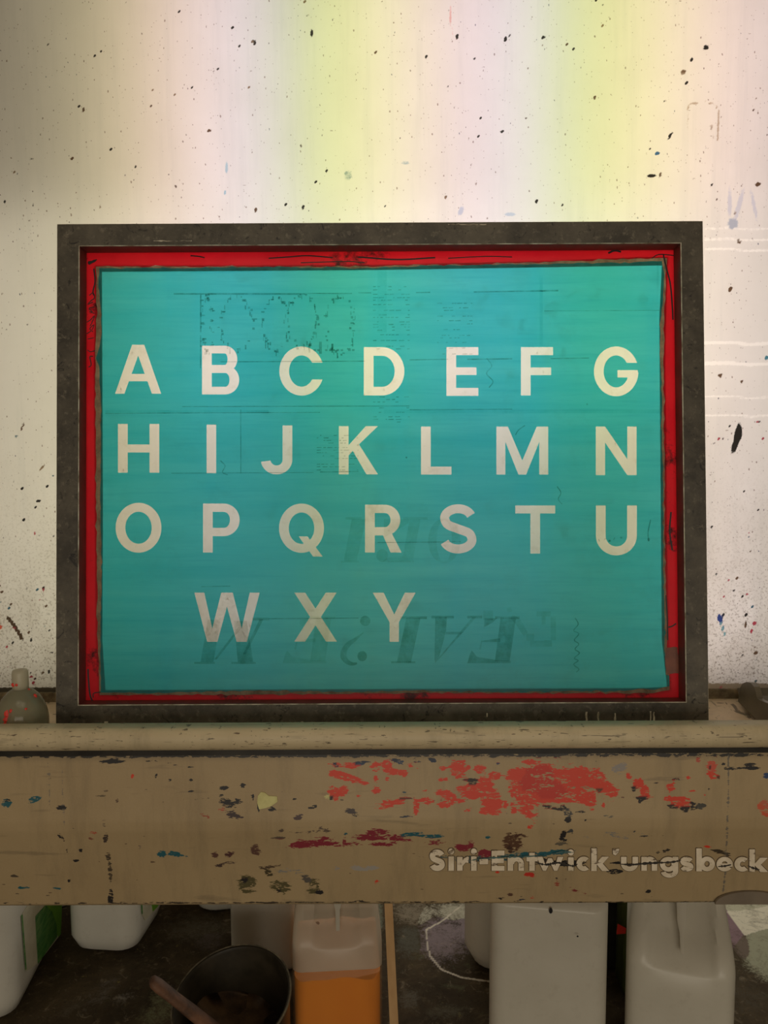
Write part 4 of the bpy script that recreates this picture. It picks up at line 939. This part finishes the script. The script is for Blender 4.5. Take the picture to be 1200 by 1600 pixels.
def low(c, x0, y0, x1, y1):
    xm, ym, w, h = (x0 + x1) / 2, (y0 + y1) / 2, x1 - x0, y1 - y0
    if c == 'S': return [strk(s_path(x0, y0, x1, y1, 8.2), 8.4)]
    if c == 's': return [strk(s_path(x0, y0, x1, y1, 6.4), 6.8)]
    if c == 'i': return [Rr(x0, y0 + 11, x1, y1), [arcpts(xm, y0 + 3.2, 4.6, 4.6, 0, 360, 20)[:-1]]]
    if c == 'r': return [Rr(x0, y0, x0 + T, y1), Pl((x0 + T - 2, y0 + 9), (x0 + T + 2, y0 + 2.5), (x1 - 2, y0 - .5), (x1, y0 + .5), (x1 - 1, y0 + 9), (x1 - 5, y0 + 8.5), (x0 + T, y0 + 14))]
    if c == '-': return [Rr(x0, y0, x1, y1)]
    if c == 'E': return [Rr(x0, y0, x0 + T, y1), Rr(x0, y0, x1, y0 + 7.2), Rr(x0, ym - 3.6, x1 - 1, ym + 3.6), Rr(x0, y1 - 7.2, x1, y1)]
    if c == 'n': return [Rr(x0, y0, x0 + T, y1), arcst((x0 + x1) / 2 + 1, y0 + 11, w / 2 - 1, 11.2, 0, 180, T - .5, 7), Rr(x1 - T, y0 + 10, x1, y1)]
    if c == 'u': return [Rr(x0, y0, x0 + T, y0 + 11), arcst(xm, y1 - 11, w / 2, 11.3, 0, -180, T - .5, 7), Rr(x1 - T, y0, x1, y1 - 10)]
    if c == 't': return [Rr(xm - 4.5, y0, xm + 4.1, y1), Rr(x0, y0 + 6.5, x1, y0 + 13)]
    if c == 'w': return [Pl((x0, y0), (x0 + 9, y0), (x0 + 13, y1 - 10), (x0 + 14.5, y1), (x0 + 9.5, y1)), Pl((x0 + 9.5, y1), (x0 + 14.5, y1), (xm + 3, y0 + 2), (xm - 3, y0 + 2)), Pl((xm - 3, y0 + 2), (xm + 3, y0 + 2), (x1 - 9.5, y1), (x1 - 14.5, y1)), Pl((x1 - 14.5, y1), (x1 - 9.5, y1), (x1, y0), (x1 - 9, y0))]
    if c == 'c': return [arcst(xm + 2, ym, w / 2 + 2, h / 2, 48, 312, T, 7)]
    if c == 'e': return [arcst(xm, ym, w / 2, h / 2, 2, 325, T - .6, 6.4), Rr(x0 + 5, ym - 1, x1 - .5, ym + 4)]
    if c == 'k': return [Rr(x0, y0, x0 + T, y1), Pl((x0 + T - 1, ym + 6), (x0 + 17, y0 + 13), (x1 - .5, y0 + 13), (x0 + 18, ym + 6), (x1, y1), (x0 + 17, y1))]
    if c == 'g': return [ring_(x0 + w * .46, y0 + 11.3, w * .46, 11.3, T - .5, 6.6), Rr(x1 - T, y0, x1, y1 - 10), arcst(xm + .5, y1 - 10.5, w / 2 - .5, 10.5, 0, -165, T - 1, 6.4)]
    if c == 'b': return [Rr(x0, y0, x0 + T, y1), ring_(x1 - w * .42, y1 - 11.3, w * .42, 11.3, T - .5, 6.6)]
    if c == "'": return [Pl((x0, y0 + .5), (x1, y0), (x1 - .8, y0 + 5), (x0 + 4.4, y1), (x0 + .6, y1 - 2))]


XT, BS = 1338.3, 1359.6
LB = [('S', 671, 1327, 695, 1360), ('i', 700.6, 1326.5, 709.2, BS), ('r', 714, XT, 732.5, BS), ('i', 736, 1326.5, 744.6, BS), ('-', 749, 1341.5, 762.5, 1349.5), ('E', 768, 1328.5, 788, BS), ('n', 793, XT, 818.5, BS), ('t', 822.5, 1332, 840, BS), ('w', 838.5, XT, 880, BS), ('i', 887.4, 1328, 896, BS), ('c', 900.5, XT - .5, 919.5, BS + .5),
      ('k', 923.5, 1325, 951.5, 1360), ("'", 957, 1325.7, 967, 1335.7), ('u', 970, XT, 996.5, BS + .5), ('n', 1001.7, XT, 1026.5, BS), ('g', 1030.8, XT, 1059.3, 1370.5), ('s', 1062.3, XT, 1083, 1360.5), ('b', 1087.5, 1325, 1116.5, 1360.5), ('e', 1119, XT, 1144.5, 1360.7), ('c', 1147, XT, 1168, 1361), ('k', 1170.3, 1326.5, 1199.5, 1361.5)]
pn = np.array([0, -(ZF - ZB), -FT]) / math.hypot(ZF - ZB, FT)
PP0 = np.array([0, 1.288, ZF])
for c, x0, y0, x1, y1 in LB:
    sh = low(c, x0, y0, x1, y1)
    V2, F2 = cdt([lp for s in sh for lp in s], lambda C: in_shapes(C, sh))
    Va, Fa = prism(V2, F2, lambda p: onP(p[0], p[1], PP0, pn) + pn * .0006, pn, .0009)
    ed = sh + [strk(lp + [lp[0], lp[1]], 2.2) for s_ in sh for lp in s_ if len(lp) > 2]
    V3, F3 = cdt([lp for s_ in ed for lp in s_], lambda C: in_shapes(C, ed))
    Vb, Fb = prism(V3, F3, lambda p: onP(p[0], p[1], PP0, pn) + pn * .0002, pn, .0004)
    nf = len(Fa); Fa = list(Fa) + [[int(i) + len(Va) for i in q] for q in Fb]; Va = np.vstack([Va, Vb])
    o = fix_normals(obj('letter', Va, Fa, [M_FOIL, M_GRIME], front, midx=[0] * nf + [1] * (len(Fa) - nf)))
    o['label'] = 'worn silver stick-on letter %s' % c if c not in "'-" else ('silver stick-on hyphen' if c == '-' else 'torn fragment of a stick-on letter')
for pts, w_, m_, lab_ in (([(836, 1346), (852, 1350), (872, 1347), (894, 1352), (902, 1349)], 5, M_SMEAR, 'black smear across the letters'), ([(958, 1348), (985, 1350), (1010, 1348), (1048, 1346), (1064, 1343)], 4.5, M_SMEAR, 'black smear across the letters'), ([(1121, 1353), (1132, 1352), (1142, 1350)], 4, M_SMEAR, 'black smear across the letters'), ([(1168, 1352), (1178, 1356), (1186, 1358)], 5, M_SMEAR, 'black smear across the letters'),
                          ([(730, 1344), (760, 1340), (800, 1338), (850, 1336)], 3.2, M_TEALS, 'teal smear across the letters'), ([(862, 1333), (880, 1330), (896, 1331)], 4, M_TEALS, 'teal smear across the letters')):
    P_ = smooth(pts, 12); lp = strk(P_, [max(.5, w_ * random.uniform(.2, 1.1) * math.sin(math.pi * (i + .6) / (len(P_) + .2)) ** .5) for i in range(len(P_))])[0]
    V2, F2 = cdt([lp], lambda C: inside(C, lp))
    obj('paint_smear', [onP(p[0], p[1], PP0, pn) + pn * .0018 for p in V2], F2, m_, front, label=lab_)
# a chip of pale yellow paint standing proud of the front panel
ch = [(403, 1243), (408, 1237), (414, 1238), (420, 1243), (433, 1244), (434, 1252), (424, 1259), (416, 1262), (405, 1264), (402, 1254)]
V2, F2 = cdt([ch], lambda C: inside(C, ch))
Va, Fa = prism(V2, F2, lambda p: onP(p[0], p[1], PP0 + np.array([0, .0, 0]), np.array([0, -(ZT - ZF), .012]) / math.hypot(ZT - ZF, .012)) + np.array([0, -.0004, 0]), (0, -1, 0), .0012)
fix_normals(obj('paint_chip', Va, Fa, simple('pale_yellow_chip', S(206, 200, 138), S(188, 180, 120), 60, .6), trough, label='pale yellow flaking paint chip'))


# ------------------------------------------------------------------ objects on the ledge
def ledge_z(y): return ZL0 + (y - 1.331) / (YW - .004 - 1.331) * (ZL1 - ZL0)


BY = 1.384
bx = onY(34, 1110, BY)[0]; bz = ledge_z(BY)
ztop = onY(30, 1047, BY)[2] - bz; zsh = onY(30, 1076, BY)[2] - bz
M_BOT = mat_plastic('dull_clear_plastic', (.30, .29, .20, 1), (.26, .25, .17, 1), transp=.30, transl=.25, rough=.15, dirt=.5)
bottle = thing('squeeze_bottle', 'round shouldered clear plastic bottle spotted red beside the framed screen', 'bottle', (bx, BY, bz + .001))
v, f = lathe([(.02, 0), (.043, .001), (.046, .006), (.046, zsh * .30), (.0445, zsh * .46), (.040, zsh * .64), (.033, zsh * .80), (.024, zsh * .92), (.0165, zsh * .98), (.0145, zsh)], 40)
obj('body', v, f, M_BOT, bottle, local=True, smooth=True)
v, f = lathe([(.0138, zsh - .001), (.0143, zsh + .006), (.0143, ztop - .006), (.0128, ztop - .001), (.007, ztop)], 28, (0, 0, 0))
obj('cap', v, f, mat_plastic('frosted_cap', (.60, .55, .42, 1), (.54, .50, .38, 1), transp=.25, transl=.3), bottle, local=True, smooth=True)
for k, (qx, qy, r) in enumerate(((12, 1116, .008), (10, 1124, .006), (17, 1111, .004), (54, 1088, .0045), (40, 1108, .003), (21, 1070, .004), (26, 1070, .003), (45, 1078, .003), (9, 1131, .005))):
    p = onY(qx, qy, 1.335)
    # push along the view ray until the bottle's outside is reached
    d = ray(qx, qy); d /= np.linalg.norm(d); q = p.copy()
    for _ in range(400):
        zz = q[2] - bz; rad = np.interp(zz, [0, zsh * .30, zsh * .46, zsh * .64, zsh * .80, zsh * .92, zsh * .98, zsh, zsh + .03], [.046, .046, .0445, .040, .033, .024, .0165, .0145, .0143])
        if math.hypot(q[0] - bx, q[1] - BY) <= rad: break
        q = q + d * .0005
    else:
        continue
    a = np.arange(8) * math.pi / 4; pts = []
    vv, ff = [], []
    u_, w_ = np.cross(d, [0, 0, 1.0]), None
    u_ /= np.linalg.norm(u_); w_ = np.cross(u_, d)
    for s in range(2):
        for t in a:
            rr_ = r * random.uniform(.7, 1.1) * (1 if s == 0 else .5)
            vv.append(q - d * (.0002 + .0012 * s) + (u_ * math.cos(t) + w_ * math.sin(t)) * rr_)
    ff = [[i, (i + 1) % 8, 8 + (i + 1) % 8, 8 + i] for i in range(8)] + [list(range(8, 16))]
    fix_normals(obj('paint_spot', vv, ff, M_REDSPOT, bottle, label='red paint spot'))

XS = .700
cap = [(1153, 1096), (1156, 1075), (1160, 1068), (1166, 1065.5), (1173, 1067), (1178, 1073), (1181, 1082), (1183, 1091), (1187, 1094), (1200, 1099), (1212, 1106), (1216, 1160), (1205, 1148), (1190, 1133), (1172, 1115)]
c3 = [onX(px, py, XS) for px, py in cap]
for i, p in enumerate(c3): c3[i] = np.array([XS, p[1], max(p[2], ledge_z(p[1]) + .001)])
scoop = thing('scoop_coater', 'dark grey scoop with rounded upright end lug right of the framed screen', 'scoop coater', (XS, float(np.mean([p[1] for p in c3])), ledge_z(1.45)))
P2 = [(p[1], p[2]) for p in c3]
V2, F2 = cdt([P2], lambda C: inside(C, P2))
Va, Fa = prism(V2, F2, lambda p: np.array([XS, p[0], p[1]]), (1, 0, 0), .011)
fix_normals(obj('end_cap', Va, Fa, M_DARK, scoop))
yy = sorted(p[1] for p in c3); ya, yb = yy[0] + .01, 1.515
shell = [(ya, .022), (ya + .015, .010), (ya + .045, .004), (yb - .035, .006), (yb - .01, .014), (yb, .026)]
shp = [np.array([x, y, ledge_z(y) + z]) for x in (XS + .011, 1.10) for y, z in shell] + [np.array([x, y, ledge_z(y) + z + .003]) for x in (XS + .011, 1.10) for y, z in shell]
n = len(shell); ff = []
for b in (0, 2 * n):
    for i in range(n - 1): ff.append([b + i, b + i + 1, b + n + i + 1, b + n + i])
for i in (0, n - 1): ff.append([i, n + i, 3 * n + i, 2 * n + i])
for b in (0, n): ff += [[b + i, b + i + 1, 2 * n + b + i + 1, 2 * n + b + i] for i in range(n - 1)]
fix_normals(obj('trough_sheet', shp, ff, M_DARK, scoop))


# ------------------------------------------------------------------ canisters under the trough
def canister(label, loc, w, d, h, zs, mat, rz=0, recess=None, taper=0.0, cap_mat=None, liquid=None, web=None, name='canister', group=None, topd=.55, r=.03, fillet=.02, split=None):
    """rounded jerrycan: body to zs, then the front shoulder slopes back to the top; front = -y"""
    t = thing(name, label, 'canister', (loc[0], loc[1], 0.001), rz, group)
    zz = [0, .004, .012, fillet] + list(np.linspace(fillet + .02, zs, 5)) + list(np.linspace(zs, h - .012, 22)[1:]) + [h - .005, h]
    rings = []
    for z in zz:
        k = min(z / fillet, 1.0); ins = fillet * .8 * (1 - math.sqrt(max(0, 1 - (1 - k) ** 2)))
        e = max(0, (z - (h - .02)) / .02); ins += .012 * e * e
        s = max(0, (z - zs) / (h - zs)); s = s * s * (3 - 2 * s)
        dd = d * (1 - (1 - topd) * s); ww = w * (1 - taper * s)
        L = rrect(ww - 2 * ins, dd - 2 * ins, min(r, dd / 2 - ins - .002), 5, 20)
        y = L[:, 1] + (d - dd) / 2
        if recess:
            rx, z0, z1, dep = recess
            q = np.clip(1 - (L[:, 0] / rx) ** 2, 0, 1) * (np.clip((z - z0) / .055, 0, 1))
            front_ = L[:, 1] < -dd / 2 + ins + r * .6
            y = y + np.where(front_, dep * q ** .6, 0)
        rings.append(np.column_stack([L[:, 0], y, np.full(len(L), z)]))
    if split: rings = [rg + (np.array([0, 0, split]) - rg * [0, 0, 1] if abs(rg[0, 2] - split) < .02 and rg[0, 2] < zs else 0) for rg in rings]
    V, f = loft(rings); o = obj('body', V, f, mat, t, midx=[1 if split and np.mean([V[i][2] for i in q]) > split + .001 else 0 for q in f], local=True); fix_normals(o); sharp(o, 45)
    yc = (d - d * topd) / 2
    # handle and screw cap on top
    v, f = tube([(0, yc - d * topd * .30, h - .004), (0, yc - d * topd * .28, h + .024), (0, yc - d * topd * .1, h + .036), (0, yc + d * topd * .1, h + .036), (0, yc + d * topd * .28, h + .024), (0, yc + d * topd * .30, h - .004)], .011, 10)
    obj('handle', v, f, mat, t, local=True, smooth=True)
    v, f = lathe([(.020, h - .006), (.020, h + .012), (.024, h + .012), (.024, h + .034), (.021, h + .037), (.001, h + .037)], 24, (w * .27, yc, 0))
    o = obj('screw_cap', v, f, cap_mat or M_BLACK, t, local=True); sharp(o, 40)
    if liquid:
        zl, lm = liquid; rings = []
        for z in (.006, .012, .022, zl):
            k = min(z / fillet, 1.0); ins = .004 + fillet * .8 * (1 - math.sqrt(max(0, 1 - (1 - k) ** 2)))
            L = rrect(w - 2 * ins, d - 2 * ins, r, 5, 20); tl_ = .0035 * np.cos(L[:, 0] / w * 7) + .002 * np.sin(L[:, 0] / w * 15) + .012 * np.clip((np.abs(L[:, 0]) / (w / 2) - .78) / .22, 0, 1) if z == zl else 0
            rings.append(np.column_stack([L[:, 0], L[:, 1], np.full(len(L), z) + tl_]))
        V, f = loft(rings); fix_normals(sharp(obj('liquid', V, f, lm, t, local=True, label='orange liquid in the lower part'), 45))
    if web:                                          # narrow upright rib in the front recess: list of (z, half width)
        wm, pts, x0 = web
        rings = []
        for z, hw in pts:
            s = max(0, (z - zs) / (h - zs)); s = s * s * (3 - 2 * s); dd = d * (1 - (1 - topd) * s)
            yf = -dd / 2 + (d - dd) / 2 - .001
            rings.append(np.array([(x0 - hw, yf + .03, z), (x0 - hw, yf + hw * .3, z), (x0 - hw * .5, yf, z), (x0 + hw * .5, yf, z), (x0 + hw, yf + hw * .3, z), (x0 + hw, yf + .03, z)]))
        V, f = loft(rings); sharp(fix_normals(obj('moulded_rib', V, f, wm, t, local=True)), 40)
    return t


def back(cx, Y, half, deg):                # centre of a canister whose front centre is at (cx, Y), turned by deg
    a = math.radians(deg); return (cx - math.sin(a) * half, Y + math.cos(a) * half)


def span(pxa, pxb, py, Y):
    a, b = onY(pxa, py, Y), onY(pxb, py, Y); return (a[0] + b[0]) / 2, b[0] - a[0]


GRP = None
# orange
Yo = 1.68; cx, w = span(457, 598, 1540, Yo)
zsh_ = onY(520, 1486, Yo)[2]; zliq = onY(520, 1533, Yo)[2]
M_RIB = mat_plastic('pale_rib_plastic', (.70, .66, .56, 1), (.66, .62, .52, 1), transl=.2, dirt=.05)
zt = lambda px, py, Y: onY(px, py, Y)[2]
canister('translucent canister with orange liquid beside the thin wooden stick', back(cx, Yo, .12, 4), w, .24, zsh_ + .135, zsh_, [M_NATC, M_NATU], rz=math.radians(4), split=zliq, liquid=(zliq, M_ORANGE), recess=(.052, zsh_ + .004, .4, .034), taper=.12,
         web=(M_RIB, [(zt(525, 1470, Yo) + .012, .0045), (zt(525, 1452, Yo) + .014, .0055), (zt(525, 1440, Yo) + .014, .0125), (zsh_ + .125, .0135)], .002), topd=.6, r=.022)
# large pale one
Yb = 1.56; cx, w = span(766, 947, 1540, Yb); hb = zt(940, 1411, Yb) + .012
t = canister('wide milky white canister with dark specks, left of the dark gap', back(cx, Yb, .13, -9), w * 1.01, .26, hb, hb - .03, M_NAT, rz=math.radians(-9), topd=.9, r=.035)
SPK = np.array([math.sin(math.radians(-9)), -math.cos(math.radians(-9)), 0]); a_ = np.array([cx, Yb, .3])
for q_ in (arcpts(876, 1423, 3, 4.5, 0, 340, 10), arcpts(918, 1459, 1.6, 1.3, 0, 320, 7), arcpts(816, 1441, 2.4, 2, 0, 320, 8)):
    q_ = jag(q_, .5, 4); V2, F2 = cdt([q_], lambda C: inside(C, q_)); Va, Fa = prism(V2, F2, lambda p: onP(p[0], p[1], a_, SPK) + SPK * .0006, SPK, .0008)
    fix_normals(obj('dark_speck', Va, Fa, M_INK, t, label='dark speck'))
# right one with recessed front
Yr = 1.54; cx, w = span(984, 1141, 1560, Yr); zsr = zt(1060, 1525, Yr); hr = zt(1060, 1404, Yr + .06) + .01
t = canister('pale canister with recessed front and rib, rightmost in the row', back(cx, Yr, .13, -18), w * 1.03, .26, hr, zsr, M_NAT, rz=math.radians(-18), recess=(.070, zsr + .004, .5, .034), taper=.16, topd=.62, r=.03,
         web=(M_RIB, [(zt(1066, 1507, Yr) + .012, .0035), (zt(1066, 1488, Yr) + .014, .0045), (zt(1066, 1478, Yr) + .015, .009), (zt(1066, 1440, Yr) + .02, .011), (hr - .03, .015), (hr - .012, .020)], .003))
# one behind the large pale one
Yk = 1.88; cx, w = span(736, 905, 1480, Yk)
canister('yellowish white canister half hidden behind the wide milky one', (cx, Yk + .11), w, .2, .36, .30, M_NAT, rz=math.radians(-14), topd=.7, r=.06, fillet=.06)
# black one in the gap
Yg = 1.93; cx, w = span(925, 1010, 1500, Yg)
t = canister('black canister standing in the dark gap between the two large pale ones', (cx, Yg + .10), w, .2, .42, .36, M_BLACK, topd=.7)
lg = jag([(950, 1526), (966, 1524), (972, 1545), (968, 1572), (956, 1578), (949, 1570)], 1.2, 7)
V2, F2 = cdt([lg], lambda C: inside(C, lg)); Va, Fa = prism(V2, F2, lambda p: onY(p[0], p[1], Yg - .0015), (0, -1, 0), .0015); fix_normals(obj('label_print', Va, Fa, simple('deep_green_print', S(22, 62, 24), S(14, 36, 16), 50, .5), t, label='dark green printed patch'))
# narrow green container beside the right one
Yn = 1.838; cx, w = span(974, 996, 1560, Yn)
t = canister('narrow olive green canister with red tag, tucked behind the rightmost pale one', (cx, Yn + .04), w, .08, .40, .33, simple('olive_green_plastic', S(84, 92, 40), S(46, 60, 22), 30, .4, (1, 1, .1)), topd=.9, r=.012, taper=.3, fillet=.012)
tg = [(965, 1443), (978, 1450), (977, 1458), (963, 1459)]
V2, F2 = cdt([tg], lambda C: inside(C, tg)); Va, Fa = prism(V2, F2, lambda p: onY(p[0], p[1], Yn - .003), (0, -1, 0), .002); fix_normals(obj('tag', Va, Fa, M_REDSPOT, t, label='red tag'))
# white block behind the bucket
Yw = 1.935; cx, w = span(359, 462, 1440, Yw)
canister('plain white canister between the black bucket and the orange one', (cx, Yw + .10), w, .2, .40, .34, M_WHITE, topd=.75, r=.015)

# left white canisters, seen past their right-hand sides
def left_can(label, near, far, wid, h, rim_px, zlab):
    a, b = onZ(*near, 0), onZ(*far, 0)
    dv = b - a; L = float(np.linalg.norm(dv)); dv /= L; ang = math.atan2(-dv[0], dv[1]); nr = np.array([dv[1], -dv[0], 0])
    c = (a + b) / 2 - nr * wid / 2
    t = canister(label, (c[0], c[1]), wid, L, h, h * .8, M_WHITE, rz=ang, topd=.75, r=.045, fillet=.045)
    return t, a, nr


def side_label(t, a, nr, pieces):
    Minv = (Matrix.Translation(t.location) @ Matrix.Rotation(t.rotation_euler[2], 4, 'Z')).inverted()
    for nm, poly, off, m, lab in pieces:
        V2, F2 = cdt([poly], lambda C: inside(C, poly))
        Va, Fa = prism(V2, F2, lambda p: onP(p[0], p[1], a, nr) + nr * off, nr, .0005)
        Va = [tuple(Minv @ Vector(q)) for q in Va]
        fix_normals(obj(nm, Va, Fa, m, t, local=True, label=lab))


t1, a1, n1 = left_can('big white canister with large green label at the far left', (24, 1602), (101, 1448), .34, .43, None, None)
side_label(t1, a1, n1, [('label', [(34, 1428), (44, 1412), (50, 1390), (97, 1390), (94, 1460), (58, 1506), (40, 1518)], .0008, M_PRINT, 'white and green printed label'),
                        ('label_band', [(70, 1414), (78, 1408), (97, 1390), (94, 1460), (90, 1464)], .0014, M_GREEN, 'bright green band'),
                        ('label_picture', [(54, 1432), (70, 1414), (80, 1425), (87, 1445), (88, 1464), (58, 1506)], .0020, M_DGREEN, 'dark green picture'),
                        ('label_edge', [(32, 1430), (34, 1429), (40, 1514), (38.5, 1516)], .0020, M_DGREEN, 'green outline')])
t2, a2, n2 = left_can('smaller white canister standing behind the far left one', (212, 1498), (262, 1418), .20, .43, None, None)
side_label(t2, a2, n2, [('label', [(220, 1400), (256, 1385), (246, 1418), (226, 1438), (221, 1428)], .0008, M_PRINT, 'small printed label'),
                        ('label_band', [(236, 1412), (250, 1400), (246, 1416), (238, 1424)], .0014, M_GREEN, 'green corner of label'),
                        ('label_edge', [(219, 1400), (221, 1400), (222, 1428), (220.5, 1428)], .0014, M_DGREEN, 'green outline')])
Yq = 2.22; cx, w = span(20, 107, 1440, Yq)
canister('white canister mostly hidden between two green-labelled ones', (cx, Yq + .1), w, .2, .4, .34, M_WHITE, topd=.75, r=.02, fillet=.02)
Yj = 2.20; cx, w = span(298, 420, 1420, Yj)
canister('white canister furthest back, only its bottom edge showing', (cx, Yj + .1), w, .2, .4, .34, M_WHITE, rz=math.radians(8), topd=.75, r=.05, fillet=.03)

# ------------------------------------------------------------------ bucket, paddle, stick
TILT, HB, RT, RB = math.radians(17), .20, .124, .100
zr = RB * math.sin(TILT) + HB * math.cos(TILT)
rc = onZ(362, 1560, zr)
Rx = Matrix.Rotation(math.radians(-18), 4, 'Z') @ Matrix.Rotation(TILT, 4, 'X')
up = np.array(Rx @ Vector((0, 0, 1))); bc = rc - up * HB
bucket = thing('bucket', 'black open bucket tilted forward on the stained floor', 'bucket', tuple(bc + np.array([0, 0, .002])))
bucket.rotation_mode = 'XYZ'; bucket.rotation_euler = Rx.to_euler()
v, f = lathe([(.001, 0), (RB - .006, 0), (RB, .006), (RT, HB - .004), (RT + .004, HB - .003), (RT + .004, HB), (RT - .002, HB), (RT - .005, HB - .006), (RB - .004, .012), (.001, .010)], 64)
o = obj('shell', v, f, M_BUCKET, bucket, local=True); fix_normals(o); sharp(o, 40)
a = np.arange(64) * 2 * math.pi / 64
v, f = loft([np.column_stack([(RT + .0046) * np.cos(a), (RT + .0046) * np.sin(a), np.full(64, HB - .001)]), np.column_stack([(RT + .0046) * np.cos(a), (RT + .0046) * np.sin(a), np.full(64, HB + .0012)]), np.column_stack([(RT + .001) * np.cos(a), (RT + .001) * np.sin(a), np.full(64, HB + .0012)])], False, False)
obj('rim_edge', v, f, simple('pale_rim', S(120, 110, 88), S(60, 54, 42), 30, .4), bucket, local=True)  # paler ring along the bucket's rim
# dried sludge slumped to the front-left
rs = [(.001, .07)] + [(RB * .35, .072), (RB * .7, .066), (RB + .010, .066)]
n = 40; aa = np.arange(n) * 2 * math.pi / n; rings = []
for r_, z in rs:
    zz = z + .052 * np.cos(aa - 3.3) * (r_ / RB) + .006 * np.sin(5 * aa) * (r_ / RB)
    rings.append(np.column_stack([r_ * np.cos(aa), r_ * np.sin(aa), zz]))
v, f = loft(rings[::-1]); obj('sludge', v, f, M_SLUDGE, bucket, local=True, smooth=True, label='dried brown sludge')

p0 = onZ(236, 1531, .30); p1 = onZ(352, 1622, .14)
dv = p1 - p0; dv /= np.linalg.norm(dv)
pad = thing('stirring_paddle', 'stained wooden stirring stick resting over the bucket rim', 'stick', tuple(p1))
v, f = tube([p0 + dv * t for t in (0, .006, .02, .07, .12, np.linalg.norm(p1 - p0) * .9, np.linalg.norm(p1 - p0))], [.010, .0165, .019, .018, .020, .020, .019], 12, .6)
obj('shaft', v, f, M_PADDLE, pad, smooth=True)

sa = onY(616, 1604, 1.52); sb = onY(607, 1412, 1.44)
dvs = sb - sa
s0 = sa + dvs * ((.004 - sa[2]) / dvs[2]); s1 = sa + dvs * ((.80 - sa[2]) / dvs[2])
stick = thing('wooden_stick', 'thin pale wooden stick leaning upright right of the orange canister', 'stick', tuple(s0))
ax = dvs / np.linalg.norm(dvs); sd = np.cross(ax, [0, 1.0, 0]); sd /= np.linalg.norm(sd); fw = np.cross(sd, ax)
wd0, wd1, th = .0098, .0068, .005
rings = []
for t_ in np.linspace(0, 1, 8):
    c = s0 + (s1 - s0) * t_; w_ = wd0 + (wd1 - wd0) * t_
    rings.append(np.array([c - sd * w_ - fw * th, c - sd * w_ + fw * th, c + sd * w_ + fw * th, c + sd * w_ - fw * th]))
v, f = loft(rings); fix_normals(obj('shaft', v, f, M_WOOD, stick))
